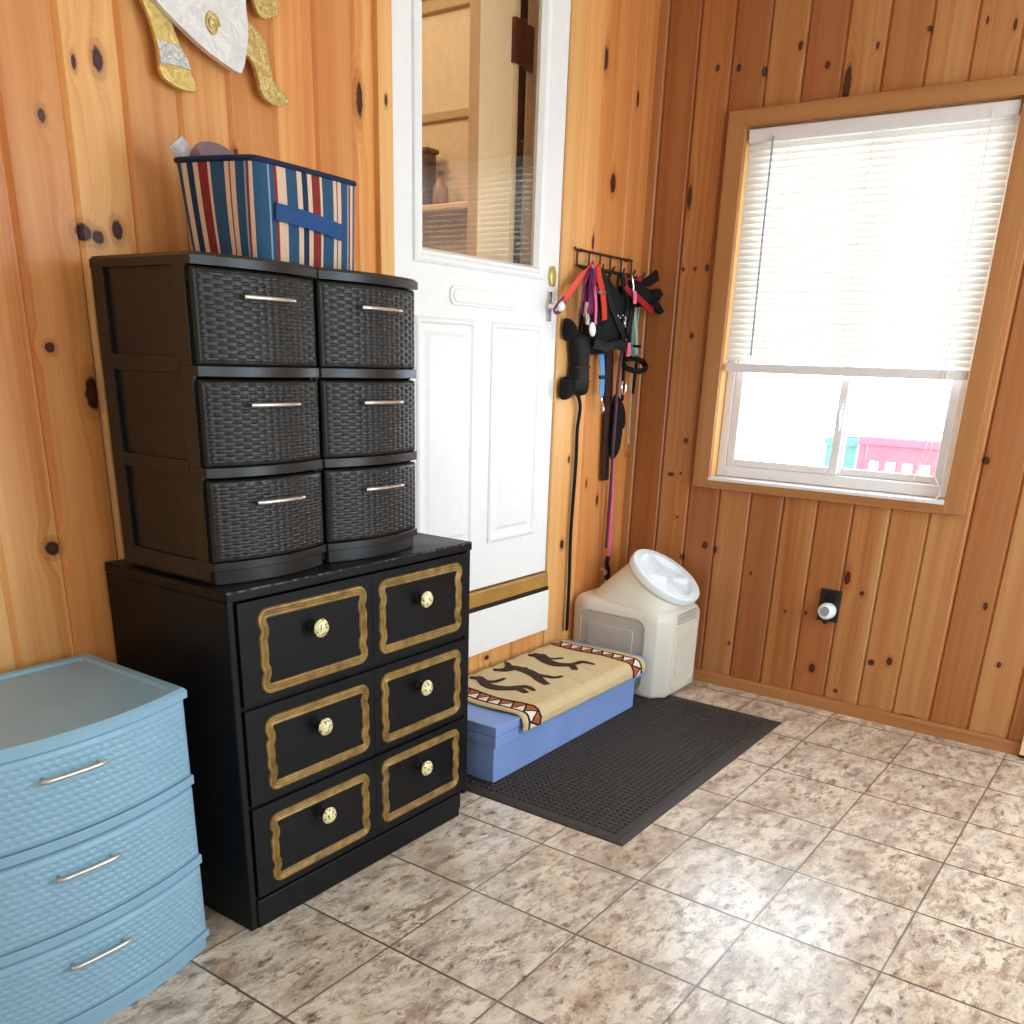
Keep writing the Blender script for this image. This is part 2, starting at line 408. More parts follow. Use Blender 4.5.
# ------------------------------------------------------------------ window
win=struct(empty('window_1',(4.27,.63,2.74)))
w0,w1,wz0,wz1=-.80,2.07,2.745,6.655
m=MB()
m.box(4.20,4.272,w1,w1+.22,wz0-.13,wz1+.17); m.box(4.20,4.272,w0-.22,w0,wz0-.13,wz1+.17)
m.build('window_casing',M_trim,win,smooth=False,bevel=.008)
m=MB(); m.box(4.195,4.272,w0-.003,w1+.003,wz1,wz1+.17); m.box(4.195,4.272,w0-.02,w1+.02,wz0-.135,wz0-.004)
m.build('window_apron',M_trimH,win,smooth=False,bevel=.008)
m=MB()
m.box(4.274,4.62,w1,w1+.03,wz0-.03,wz1+.03); m.box(4.274,4.62,w0-.03,w0,wz0-.03,wz1+.03); m.box(4.274,4.62,w0,w1,wz1,wz1+.03)
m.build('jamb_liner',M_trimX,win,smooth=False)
m=MB(); m.box(4.17,4.62,w0+.002,w1-.002,wz0-.03,wz0+.008); m.build('window_sill',M_vinyl,win,smooth=False,bevel=.006)
m=MB()
fx0,fx1=4.42,4.60
m.box(fx0,fx1,w0+.005,w0+.115,wz0+.012,wz1-.005); m.box(fx0,fx1,w1-.115,w1-.005,wz0+.012,wz1-.005)
m.box(fx0,fx1,w0+.115,w1-.115,wz0+.012,wz0+.15); m.box(fx0,fx1,w0+.115,w1-.115,wz1-.12,wz1-.005)
m.build('window_frame',M_vinyl,win,smooth=False,bevel=.012)
def sash(name,y0,y1,xa,xb):
    z0,z1=wz0+.152,wz1-.122; s=.105
    m=MB(); m.box(xa,xb,y0,y0+s,z0,z1); m.box(xa,xb,y1-s,y1,z0,z1); m.box(xa,xb,y0+s,y1-s,z0,z0+s*.8); m.box(xa,xb,y0+s,y1-s,z1-s*.8,z1)
    o=m.build(name,M_vinyl,win,smooth=False,bevel=.012)
    g=MB(); xm=(xa+xb)/2; g.box(xm-.008,xm+.008,y0+s-.01,y1-s+.01,z0+s*.8-.01,z1-s*.8+.01); g.build('glass_pane',M_glass,o,smooth=False)
    return o
s1=sash('sliding_sash',.52,w1-.12,4.43,4.49)
sash('fixed_sash',w0+.12,.60,4.51,4.57)
m=MB(); m.ribbon(smooth3([(4.41,.575,3.72),(4.37,.58,3.62),(4.36,.575,3.55),(4.40,.575,3.42)],4),.05,.03,(-1,0,0)); m.build('sash_latch',M_vinyl,s1)

bl=thing('window_blind',(4.30,.63,4.05),'white slatted mini blind lowered over the upper part of the window','blind')
m=MB(); m.box(4.25,4.37,-.775,2.045,6.50,6.635); m.build('headrail',M_vinyl,bl,smooth=False,bevel=.015)
m=MB()
ns=34
for i in range(ns):
    z=6.46-i*(6.46-4.20)/(ns-1); zt=math.radians(58); n=5; ring=[]
    pr=[]
    for k in range(n+1):
        a=(k/n-.5)*.086; h=.010*(1-(2*k/n-1)**2)
        pr.append((a*math.cos(zt)-h*math.sin(zt), a*math.sin(zt)+h*math.cos(zt)))
    sag=lambda y:0.0
    y0,y1=-.765,2.035
    prof=[(4.31+p[0],z+p[1]) for p in pr]+[(4.31+p[0]+.0025,z+p[1]-.0025) for p in reversed(pr)]
    m.loft([[(x,y0,zz) for x,zz in prof],[(x,y1,zz) for x,zz in prof]])
m.build('slats',M_slat,bl)
m=MB(); m.box(4.262,4.345,-.77,2.04,4.03,4.135); m.build('bottom_rail',M_vinyl,bl,smooth=False,bevel=.015)
m=MB(); m.tube([(4.235,1.74,6.54),(4.225,1.725,5.6),(4.23,1.70,4.22)],.012,8); m.build('tilt_wand',simple('grey wand',srgb(150,150,150),.3),bl)
m=MB()
for yy in (1.55,.62,-.42): m.tube([(4.262,yy,6.5),(4.262,yy,4.16)],.004,5)
m.tube([(4.24,-.53,6.55),(4.24,-.535,5.3),(4.25,-.53,4.15),(4.20,-.50,3.35),(4.17,-.44,2.95)],.005,5)
m.tube(smooth3([(4.25,-.56,4.15),(4.21,-.55,3.3),(4.17,-.42,2.95),(4.14,-.44,2.80),(4.13,-.55,2.73),(4.14,-.68,2.76),(4.17,-.74,2.85),(4.20,-.62,3.05)]),.007,6)
m.build('lift_cord',M_vinyl,bl)

# outside: ground, pale wall of the yard, a red bench and a teal planter
m=MB(); m.box(4.65,40,-30,30,-1.6,-1.5); struct(m.build('ground_outside',simple('pale ground',srgb(215,215,215),.9,0,.1),smooth=False))
M_redout=simple('overexposed red paint outdoors',srgb(228,126,150),.6,0,.3,.05); M_tealout=simple('teal paint outdoors',srgb(110,170,172),.6,0,.3,.05)  # bench red paled to pink: outdoor overexposure put into the colour
be=thing('garden_bench',(7.1,.4,-1.5),'pinkish red wooden bench outside the window, seen below the blind','bench')
m=MB(); m.box(7.0,7.12,-.35,1.06,3.10,3.22); m.build('top_rail',M_redout,be,smooth=False,bevel=.02)
m=MB(); m.box(7.03,7.10,-.33,.92,2.88,3.10); m.build('back_board',M_redout,be,smooth=False,bevel=.01)
for i in range(6):
    y=-.26+i*.235; m=MB(); m.box(7.03,7.10,y-.05,y+.05,1.6,2.89); m.build('slat',M_redout,be,smooth=False,bevel=.01)
m=MB(); m.box(6.2,7.12,-.38,1.06,1.45,1.6); m.build('seat',M_redout,be,smooth=False,bevel=.02)
for x in (6.25,7.03):
    for y in (-.35,.98):
        m=MB(); m.box(x,x+.1,y-.04,y+.06,-1.5,1.46 if x<6.5 else 3.12); m.build('leg',M_redout,be,smooth=False,bevel=.01)
tp=thing('planter_box',(7.4,1.4,-1.5),'teal planter box outside the window, next to the pinkish red bench','planter')
m=MB(); m.loft([[(7.2,1.14,-1.5),(7.2,1.5,-1.5),(7.7,1.5,-1.5),(7.7,1.14,-1.5)],[(7.15,1.10,3.1),(7.15,1.55,3.1),(7.75,1.55,3.1),(7.75,1.10,3.1)]],cap1=False); m.build('box',M_tealout,tp,smooth=False,solid=.05)
m=MB(); m.box(7.12,7.78,1.07,1.12,3.06,3.16); m.box(7.12,7.78,1.53,1.58,3.06,3.16); m.box(7.12,7.17,1.12,1.53,3.06,3.16); m.box(7.73,7.78,1.12,1.53,3.06,3.16); m.build('rim',M_tealout,tp,smooth=False)

# ------------------------------------------------------------------ door
d0,d1,dz=-.35,2.385,1.62
DT=8.4
door=struct(empty('door_1',(1.0,YL,dz)))
m=MB()
yf,yb=3.335,3.475
gx0,gx1,gz0,gz1=-.03,2.02,4.96,8.15
m.box(d0,gx0,yf,yb,dz,DT); m.box(gx1,d1,yf,yb,dz,DT); m.box(gx0,gx1,yf,yb,dz,gz0); m.box(gx0,gx1,yf,yb,gz1,DT)
m.build('door_slab',M_white,door,smooth=False)
def frame_ring(m,x0,x1,z0,z1,prof):
    """moulding: prof = list of (inset, height towards the room)"""
    R=[]
    for ins,h in prof:
        R.append([(x0+ins,yf-h,z0+ins),(x1-ins,yf-h,z0+ins),(x1-ins,yf-h,z1-ins),(x0+ins,yf-h,z1-ins)])
    m.loft(R,True,False,False)
m=MB(); frame_ring(m,-.075,2.045,4.915,8.2,[(0,-.001),(0,.03),(.025,.045),(.05,.045),(.075,.03),(.10,.03),(.13,-.03)]); m.build('glazing_frame',M_white,door,smooth=False)
m=MB(); m.box(gx0+.005,gx1-.005,3.368,3.380,gz0+.005,gz1-.005); m.build('glass_pane',M_dglass,door,smooth=False)
for x0,x1 in ((-.04,.87),(1.16,2.075)):
    m=MB()
    frame_ring(m,x0,x1,2.125,4.45,[(0,-.001),(0,.012),(.02,.026),(.045,.026),(.065,.006),(.085,.003),(.13,.003),(.17,.022),(.18,.024)])
    m.box(x0+.17,x1-.17,yf-.024,yf-.001,2.295,4.28); m.build('raised_panel',M_white,door,smooth=False)
m=MB(); poly=[(.46,4.62),(.50,4.575),(1.51,4.575),(1.55,4.62),(1.55,4.705),(1.51,4.75),(.50,4.75),(.46,4.705)]
m.prism(poly,'y',yf-.022,yf-.001); 
def inset(p,k):
    cx=sum(a for a,b in p)/len(p); cz=sum(b for a,b in p)/len(p); return [(a-math.copysign(k,a-cx),b-math.copysign(k*.7,b-cz)) for a,b in p]
m.prism(inset(poly,.035),'y',yf-.035,yf-.02); m.build('mail_slot_cover',M_white,door,smooth=False,bevel=.008)
m=MB(); pts=[(2.23+.055*math.cos(a),4.965+.105*math.sin(a)) for a in [i*math.pi/12 for i in range(24)]]
m.prism(pts,'y',yf-.045,yf-.001); o=m.build('deadbolt',M_brass,door,bevel=.012); o['label']='oval brass deadbolt plate'
m=MB(); m.box(2.17,2.24,yf-.03,yf-.001,4.50,4.81); hp=m.build('handle_plate',M_chrome,door,smooth=False,bevel=.01)
m=MB(); m.lathe([(.0,0),(.035,0),(.035,.10),(.03,.12)],(2.205,yf-.02,4.66),(0,-1,0),16)
m.build('knob_stem',M_chrome,hp)
m=MB(); m.lathe([(.02,0),(.048,.012),(.056,.035),(.05,.06),(.03,.078),(.0,.08)],(2.205,yf-.13,4.66),(0,-1,0),24); m.build('knob',M_white,hp)
m=MB()
for i in range(60):
    z=2.0+i*.105; m.box(d0-.022,d0+.004,yf-.012,yf+.01,z,z+.06)
m.build('weather_strip',M_seal,door,smooth=False)
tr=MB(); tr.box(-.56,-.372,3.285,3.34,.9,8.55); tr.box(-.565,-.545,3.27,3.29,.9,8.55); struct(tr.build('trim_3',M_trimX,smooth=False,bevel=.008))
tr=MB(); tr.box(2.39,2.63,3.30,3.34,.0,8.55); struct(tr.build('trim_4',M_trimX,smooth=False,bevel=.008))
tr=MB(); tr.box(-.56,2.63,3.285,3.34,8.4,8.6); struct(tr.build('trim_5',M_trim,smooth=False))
tr=MB(); tr.box(-.45,2.37,3.27,3.60,1.43,1.60); o=struct(tr.build('door_threshold',simple('worn brass sill',srgb(186,140,70),.45,.35,.5,.15,12),smooth=False,bevel=.01))
tr=MB(); tr.box(-.45,2.37,3.262,3.33,1.385,1.43); struct(tr.build('trim_6',M_seal,smooth=False))
tr=MB(); tr.box(-.45,2.375,3.25,3.33,.87,1.385); struct(tr.build('trim_7',M_white,smooth=False,bevel=.008))
# door frame depth
tr=MB(); tr.box(-.45,d0-.01,3.34,3.63,1.6,8.5); tr.box(d1+.01,2.50,3.34,3.63,1.6,8.5); struct(tr.build('trim_8',M_cream,smooth=False))
# house room behind the glazed door
m=MB(); m.box(-4,3.9,3.64,11,1.4,1.58); struct(m.build('floor_house',simple('house floor',srgb(130,100,75),.5),smooth=False))
m=MB(); m.box(-4.2,4.1,3.64,11.2,9.4,9.6); struct(m.build('ceiling_house',M_plain,smooth=False))
m=MB(); m.box(3.9,4.1,3.64,11,1.4,9.4); struct(m.build('wall_house_side',M_plain,smooth=False))
m=MB(); m.box(-4,4,11,11.2,1.4,9.4); struct(m.build('wall_house_back',M_plain,smooth=False))
m=MB(); m.box(-4.2,-4,3.64,11,1.4,9.4); struct(m.build('wall_house_end',M_plain,smooth=False))
m=MB(); m.box(3.80,3.9,4.2,11,8.28,8.42); m.box(3.72,3.9,4.2,11,8.42,8.9); m.box(3.84,3.9,4.2,11,7.06,7.16); struct(m.build('trim_9',simple('tan moulding',srgb(186,158,118),.6),smooth=False,bevel=.01))
tr=MB(); tr.box(2.17,2.335,3.70,3.72,1.6,9.2); struct(tr.build('trim_10',M_cream,smooth=False))
tr=MB(); tr.box(2.335,2.385,3.705,3.72,1.6,9.2); tr.box(1.998,2.4,3.83,3.87,1.6,9.2); struct(tr.build('trim_11',M_seal,smooth=False))  # rear strip is a dark board standing in for the shaded hinge gap
tr=MB(); tr.box(2.385,3.0,3.70,3.72,1.6,9.2); struct(tr.build('trim_12',M_cream,smooth=False))
idr=struct(empty('door_2',(1.7,3.7,1.6)))
m=MB(); m.box(1.36,1.995,3.70,3.82,1.62,9.0); m.box(1.34,1.40,3.69,3.83,1.62,9.0); m.box(1.92,1.995,3.685,3.70,1.62,9.0); m.build('door_slab',M_cream,idr,smooth=False,bevel=.01)
hg=MB(); hg.box(1.87,2.03,3.655,3.70,6.95,7.34); hg.box(2.06,2.22,3.665,3.685,6.93,7.33); hg.tube([(2.045,3.66,6.93),(2.045,3.66,7.36)],.024,10)
hg.build('hinge',M_hinge,idr,smooth=False)
# shelf with jars in that room
sh=thing('wall_shelf',(3.8,6.2,5.9),'cream wall shelf behind the glass of the white door','shelf')
m=MB(); m.box(3.45,3.9,5.2,7.6,5.93,6.0); m.build('board',M_cream,sh,smooth=False,bevel=.01)
for y in (5.2,7.5):
    m=MB(); m.box(3.5,3.9,y,y+.04,5.0,5.93); m.build('bracket',M_cream,sh,smooth=False)
jr=thing('lantern',(3.65,6.42,6.0),'dark brown lantern on the shelf behind the door glass','lantern')
m=MB(); m.box(3.55,3.75,6.30,6.55,6.0,6.66); m.build('case',simple('dark brown wood',srgb(84,58,40),.5),jr,smooth=False,bevel=.02)
m=MB(); m.box(3.52,3.78,6.27,6.58,6.64,6.70); m.build('lid',simple('lantern lid brown',srgb(104,76,54),.5),jr,smooth=False,bevel=.02)
jb=thing('jar',(3.62,6.12,6.0),'small amber jar beside the lantern on the shelf behind the door glass','jar')
m=MB(); m.lathe([(.10,0),(.11,.05),(.10,.22),(.05,.30),(.05,.36)],(3.62,6.12,6.0),(0,0,1),20); m.build('bottle',simple('amber glaze',srgb(160,110,70),.25),jb)
m=MB(); m.lathe([(.055,.36),(.055,.40),(.0,.41)],(3.62,6.12,6.0),(0,0,1),20); m.build('cap',simple('jar cap',srgb(90,70,52),.4),jb)

# ------------------------------------------------------------------ outlet
o=thing('power_outlet',(4.27,.30,1.14),'black outlet plate on the pine wall below the window','outlet')
m=MB(); m.box(4.235,4.272,.17,.43,1.145,1.55); m.build('cover_plate',simple('black cover plate',srgb(26,24,24),.4),o,smooth=False,bevel=.012)
m=MB(); m.lathe([(0,0),(.07,0),(.07,.01),(0,.012)],(4.236,.30,1.45),(-1,0,0),20); m.build('socket',M_blacksh,o)
p=thing('plug_in_freshener',(4.2,.29,1.22),'white round plug-in unit in the black outlet','plug-in')
m=MB(); m.lathe([(.05,0),(.10,.02),(.105,.10),(.09,.15),(.06,.17)],(4.232,.29,1.285),(-1,0,.15),28); m.build('body',M_lid,p)
m=MB(); m.lathe([(.06,.165),(.055,.178),(.0,.18)],(4.232,.29,1.285),(-1,0,.15),24); m.build('vent',simple('grey vent',srgb(150,150,152),.4),p)

# ------------------------------------------------------------------ plastic drawer towers
def weave_h(u,v):
    i,j=math.floor(u),math.floor(v); fu,fv=u-i-.5,v-j-.5; s=1 if (i+j)%2 else -1
    pf=lambda x: math.sqrt(max(0,1-(x/.47)**2))
    return max(pf(fu)*(.40+.60*s*math.cos(math.pi*fv)),.50*pf(fv)*(.55-.45*s*math.cos(math.pi*fu)))
def dash_h(u,v):
    j=math.floor(v); uu=u+(.5 if j%2 else 0); fu=uu-math.floor(uu)-.5; fv=v-j-.5
    return 1-max(0,1-(abs(fu)/.36)**4)*max(0,1-(abs(fv)/.26)**2)
def tower(name,x0,x1,yf,yb,z0,mat,label,bow,nx,ny,hfun,amp,hw,res=6,group=None):
    W=x1-x0; H=2.015
    t=thing(name,((x0+x1)/2,(yf+yb)/2,z0),label,'storage drawers',group)
    fy=lambda s,k=0: yf-bow*(1-(2*s-1)**2)-k
    def band(m,za,zb,k,xa=x0,xb=x1):
        n=24; fr=[(xa+(xb-xa)*i/n,fy(i/n,k)) for i in range(n+1)]
        m.prism(fr+[(xb,yf+.12),(xa,yf+.12)],'z',za,zb)
    # side walls with three recessed bays, back, base and cross rails : one frame
    m=MB()
    rec=((1.43,1.975),(.80,1.33),(.15,.71))
    ya,yc=yf+.17,yb-.13
    for xs,xi in ((x0,x0+.03),(x1,x1-.03)):
        a,b=min(xs,xi),max(xs,xi); q=.045 if xs==x0 else -.045
        m.box(a,b,yf+.05,ya,z0+.02,z0+H-.03); m.box(a,b,yc,yb,z0+.02,z0+H-.03)
        zz=[.02,rec[2][0],rec[2][1],rec[1][0],rec[1][1],rec[0][0],rec[0][1],H-.03]
        for k in range(0,8,2): m.box(a,b,ya,yc,z0+zz[k],z0+zz[k+1])
        for r0,r1 in rec: m.box(min(xi,xi+q)if xs==x0 else a-.045,max(xi,xi+q) if xs==x0 else a,ya-.01,yc+.01,z0+r0-.01,z0+r1+.01)
    m.box(x0+.03,x1-.03,yb-.04,yb,z0+.02,z0+H-.03)
    for za,zb in ((.095,.15),(.70,.765),(1.315,1.38)): band(m,z0+za,z0+zb,.010,x0-.003,x1+.003)
    n=24; fr=[(x0+.02+(W-.04)*i/n,fy(i/n,-.01)) for i in range(n+1)]
    m.prism(fr+[(x1-.02,yb-.05),(x0+.02,yb-.05)],'z',z0,z0+.10)
    m.build('frame',mat,t,smooth=False,bevel=.012)
    m=MB(); n=32
    def ol(k): return [(x0-.004+k+(W+.008-2*k)*i/n,fy(i/n,.025-k)) for i in range(n+1)]+[(x1+.004-k,yb+.0-k),(x0-.004+k,yb-k)]
    m.loft([[(x,y,z0+H-.07) for x,y in ol(0)],[(x,y,z0+H-.02) for x,y in ol(0)],[(x,y,z0+H) for x,y in ol(.02)],[(x,y,z0+H) for x,y in ol(.075)],[(x,y,z0+H-.018) for x,y in ol(.095)]])
    m.build('top_panel',mat,t,ang=25)
    for za,zb in ((.15,.685),(.765,1.30),(1.38,1.94)):
        m=MB(); m0=.045
        xa,xb=x0+.010,x1-.010
        NX,NY=nx*res,ny*res
        def fn(u,v):
            s=u; e=min(s,1-s)*(xb-xa); ez=min(v,1-v)*(zb-za)
            k=min(1,max(0,(min(e,ez)-.018)/.02))
            h=amp*hfun((s)*nx,v*ny)*k
            X=xa+(xb-xa)*s
            edge=max(0,1-min(e,ez)/.02)
            return (X,fy((X-x0)/W,h+.008)+.025*edge**2,z0+za+(zb-za)*v)
        m.grid(fn,NX,NY)
        n=16
        ol2=[(xa+.01+(xb-xa-.02)*i/n,fy((xa-x0+.01+(xb-xa-.02)*i/n)/W,-.05)) for i in range(n+1)]
        m.prism(ol2+[(xb-.03,yb-.1),(xa+.03,yb-.1)],'z',z0+za+.01,z0+zb-.02)
        d=m.build('drawer',mat,t,ang=60)
        hz=z0+za+(zb-za)*.72; xc=(x0+x1)/2; hp=[]
        for i in range(13):
            s=i/12; X=xc-hw/2+hw*s; k=.065 if 0<i<12 else .055
            hp.append((X,fy((X-x0)/W,k),hz))
        h=MB(); h.tube(hp,.0155,10)
        for X in (hp[1][0],hp[-2][0]):
            yy=fy((X-x0)/W,.065); h.tube([(X,yy,hz),(X,yy+.075,hz)],.012,8)
        hh=h.build('handle',M_bar,d); hh['label']='silver bar handle'
    return t
bt=tower('storage_tower',-3.445,-2.449,2.105,3.13,2.608,M_tower,'dark brown woven drawer tower on the dresser end nearer the pale blue drawers',.085,16,24,weave_h,.011,.40,group='dark drawer towers on the dresser')
b2=copy_tree(bt,None,(1.016,0,0)); b2['label']='dark brown woven drawer tower on the dresser end next to the white door'
tower('storage_tower',-5.625,-3.805,2.035,3.16,0.0,M_bluep,'pale blue woven-front three-drawer tower on the floor beside the black dresser',.165,30,13,dash_h,.007,.40,8)

# ------------------------------------------------------------------ dresser
DX0,DX1,DY0,DY1=-3.503,-.925,1.915,3.31
dr=thing('dresser',((DX0+DX1)/2,2.6,0),'black painted six-drawer dresser with gold scalloped outlines','dresser')
m=MB()
m.box(DX0,DX0+.06,DY0+.012,DY1,0,2.53); m.box(DX1-.06,DX1,DY0+.012,DY1,.2,2.53); m.box(DX0+.06,DX1-.06,DY1-.05,DY1,.1,2.53)
m.box(DX1-.14,DX1-.08,DY0+.05,DY1,0,.2)
m.box(DX0+.06,DX1-.06,DY0+.035,DY1-.05,.05,2.5)
m.build('carcass',M_blackpaint,dr,smooth=False,bevel=.01)
m=MB(); m.box(DX0+.06,DX1-.12,DY0+.004,DY0+.04,0,.235); m.build('plinth',M_blackpaint,dr,smooth=False,bevel=.01)
m=MB(); m.box(DX0-.003,DX1+.005,DY0-.002,DY1,2.53,2.605); m.build('top',M_blackpaint,dr,smooth=False,bevel=.012)
rows=((1.765,2.515),(1.005,1.745),(.25,.985)); cols=((DX0+.075,-2.162),(-2.159,DX1-.07))
gtr=[((-3.275,-2.222),(1.825,2.455)),((-3.275,-2.222),(1.075,1.665)),((-3.292,-2.242),(.315,.90)),((-2.10,-1.06),(1.84,2.46)),((-2.09,-1.06),(1.065,1.685)),((-2.105,-1.07),(.33,.93))]
def gold_path(x0,x1,z0,z1):
    r=.085; pts=[]
    def arc(cx,cz,a0):
        for i in range(7):
            a=a0+i*math.pi/12; pts.append((cx+r*math.cos(a),cz+r*math.sin(a)))
    gs=lambda x: math.exp(-x*x)
    wv=lambda t: -.018*(gs((t-.17)/.075)+gs((t-.83)/.075))-.006*gs((t-.5)/.12)
    # right side going up
    n=26
    arc(x1-r,z0+r,-math.pi/2)
    for i in range(1,n):
        t=i/n; pts.append((x1+wv(t)*1.15,z0+r+(z1-z0-2*r)*t))
    arc(x1-r,z1-r,0)
    for i in range(1,6): pts.append((x1-r-(x1-x0-2*r)*i/6,z1))
    arc(x0+r,z1-r,math.pi/2)
    for i in range(1,n):
        t=i/n; pts.append((x0-wv(t)*1.15,z1-r-(z1-z0-2*r)*t))
    arc(x0+r,z0+r,math.pi)
    for i in range(1,6): pts.append((x0+r+(x1-x0-2*r)*i/6,z0))
    return pts
def closed_moulding(m,pts,prof,y):
    """profile (offset across the path, height) swept round a closed path in the x,z plane"""
    n=len(pts); rings=[]
    for i in range(n):
        ax,az=pts[i-1]; bx,bz=pts[(i+1)%n]; tx,tz=bx-ax,bz-az; l=math.hypot(tx,tz) or 1; nx,nz=tz/l,-tx/l
        rings.append([(pts[i][0]-nx*o,y-h,pts[i][1]-nz*o) for o,h in prof])
    rings.append(rings[0]); m.loft(rings,False,False,False)
gi=0
for ci,(cx0,cx1) in enumerate(cols):
    for ri,(z0,z1) in enumerate(rows):
        m=MB(); m.box(cx0,cx1-.0,DY0,DY0+.03,z0+.012,z1); m.box(cx0+.05,cx1-.05,DY0+.03,DY0+.034,z0+.02,z1-.05)
        d=m.build('drawer',M_blackpaint,dr,smooth=False,bevel=.008)
        (gx0,gx1),(a,b)=gtr[ci*3+ri]
        m=MB(); closed_moulding(m,gold_path(gx0+.005,gx1-.005,a+.005,b-.005),[(0,.000),(.005,.012),(.020,.014),(.030,.006),(.040,.013),(.050,.006),(.062,.012),(.070,.009),(.074,.0)],DY0)
        g=m.build('gold_trim',M_gold,d); g['label']='antique gold scalloped moulding'
        kx,kz={0:(-2.775,0),1:(-1.62,0)}[ci][0],(2.235,1.47,.725)[ri]
        m=MB(); m.lathe([(.045,0),(.03,.02),(.025,.06),(.04,.075)],(kx,DY0,kz),(0,-1,0),16); k=m.build('knob_stem',M_blackpaint,d)
        m=MB(); m.lathe([(.03,.07),(.062,.078),(.068,.09),(.055,.108),(.03,.118),(0,.121)],(kx,DY0,kz),(0,-1,0),24); kk=m.build('knob',M_knob,d); kk['label']='round ivory and gold knob'

# ------------------------------------------------------------------ striped fabric bin
def m_stripe():
    t=NT('striped canvas'); uv=t.sep(t.uv()); u=uv[0]
    f=t.math('FRACT',u)
    B=srgb(52,88,118); N=srgb(36,58,84); C=srgb(232,198,168); R=srgb(142,52,46); L=srgb(150,165,180)
    px=[(460,B),(513,L),(520,B),(541,R),(553,C),(595,B),(645,C),(668,N),(695,C),(716,R),(756,C),(768,B),(826,C),(844,R),(850,C),(868,B),(904,L),(911,R),(922,C),(940,B)]
    c=t.ramp(f,[((x-460)/495,k) for x,k in px],'CONSTANT')
    o=t.obj(); c=t.mix(t.math('MULTIPLY',t.noise(o,300,2),.25),c,(.02,.02,.03),)
    return t.done(t.bsdf(c,.85,0,.15,t.bump(t.noise(o,500,3),.4,.001)))
M_stripe=m_stripe(); M_navy=fab('navy cotton',(44,78,128)); M_navyd=fab('navy piping',(36,46,72))
fb=thing('fabric_bin',(-2.3,2.6,4.63),'blue, red and cream striped fabric bin with a navy label strip, on the drawer towers','storage bin')
A=Vector((-2.90,2.90,0)); B=Vector((-2.72,2.325,0)); Cc=Vector((-1.815,2.32,0)); D=A+Cc-B
bz0,bz1=4.627,5.235
def rect_ring(z,k,bulge):
    pts=[]; c=(A+B+Cc+D)/4; cs=[A,B,Cc,D]; n=14
    for i in range(4):
        p,q=cs[i],cs[(i+1)%4]; nn=Vector(((q-p).y,-(q-p).x,0)).normalized()
        if nn.dot((p+q)/2-c)<0: nn=-nn
        for j in range(n):
            s=j/n; b=bulge*math.sin(math.pi*s)
            # soft corner
            w=p.lerp(q,s)+nn*b
            e=min(s,1-s); 
            if e<.06: w=w.lerp(c,(.06-e)*.35)
            w=c+(w-c)*k; pts.append((w.x,w.y,z))
    return pts
m=MB(); nz=10; rings=[]
for i in range(nz+1):
    t=i/nz; sag=.012*math.sin(t*math.pi)
    r=rect_ring(bz0+(bz1-bz0)*t,.965+.035*t,.012+sag)
    # the open rim dips a little at the far corner
    r=[(x+(.06*(1-t) if x<-2.45 and y>2.36 else 0)*min(1,max(0,(y-2.34)*2.5)),y,z-.02*t*t*max(0,min(1,(x+2.7)/.9))) for x,y,z in r]
    rings.append(r)
def uvf(i,j):
    a=j/14
    return (3+(-.66+.66*a if a<=1 else a-1 if a<=2 else 1+.66*(a-2) if a<=3 else 1.66+(a-3))-(.02*i/nz if a<1 else 0),i/nz)
m.loft(rings,True,True,False,uvf)
inner=[[ (c[0]*.97+(-2.37)*.03,c[1]*.97+2.61*.03,c[2]-.01) for c in rings[-1]],[ (c[0]*.95+(-2.37)*.05,c[1]*.95+2.61*.05,bz0+.05) for c in rings[0]]]
m.loft(inner,True,False,True)
m.build('canvas_body',M_stripe,fb,ang=70)
m=MB(); m.tube(rings[-1],.018,8,True); m.build('piping',M_navyd,fb)
m=MB(); m.ribbon(smooth3([(-2.585,2.298,4.945),(-2.38,2.283,4.93),(-2.15,2.285,4.905),(-1.99,2.30,4.885)],6),.105,.012,(0,-1,0)); o=m.build('label_strip',M_navy,fb); o['label']='plain navy label strip'
# crumpled things showing above the rim
def sheet(name,pts,mat,label,cat):
    m=MB(); m.loft([[Vector(p) for p in r] for r in pts],False,False,False); o=m.build(name,mat,solid=.012,smooth=True); tag(o,label,cat); return o
def crumple(x0,x1,y0,y1,z0,z1,seed,n=18):
    R=[]
    for j in range(n+1):
        v=j/n; row=[]
        for i in range(n+1):
            u=i/n; x=x0+(x1-x0)*u; y=y0+(y1-y0)*v
            q=mnoise.noise(Vector((u*3.1+seed,v*3.3,seed)))
            z=z0+(z1-.07*u-z0)*(max(0,math.sin(math.pi*u))**.22*max(0,math.sin(math.pi*v))**.4)+q*.02
            row.append((x,y,z))
        R.append(row)
    return R
M_lav=simple('grey lavender cloth',srgb(140,118,130),.8,0,.2,.2,20); M_print=simple('printed grey bag',srgb(196,186,186),.4,0,.4,.35,45)
sheet('folded_cloth',crumple(-2.84,-2.42,2.70,2.89,5.13,5.395,1.3),M_lav,'grey lavender folded cloth showing above the rim of the striped bin','cloth')
m=MB(); m.ribbon(smooth3([(-2.80,2.84,5.12),(-2.83,2.86,5.25),(-2.90,2.87,5.34)],6),.12,.012,(-.3,-1,0)); o=m.build('plastic_bag',M_print); tag(o,'pale printed bag corner poking up beside the lavender cloth in the striped bin','bag')

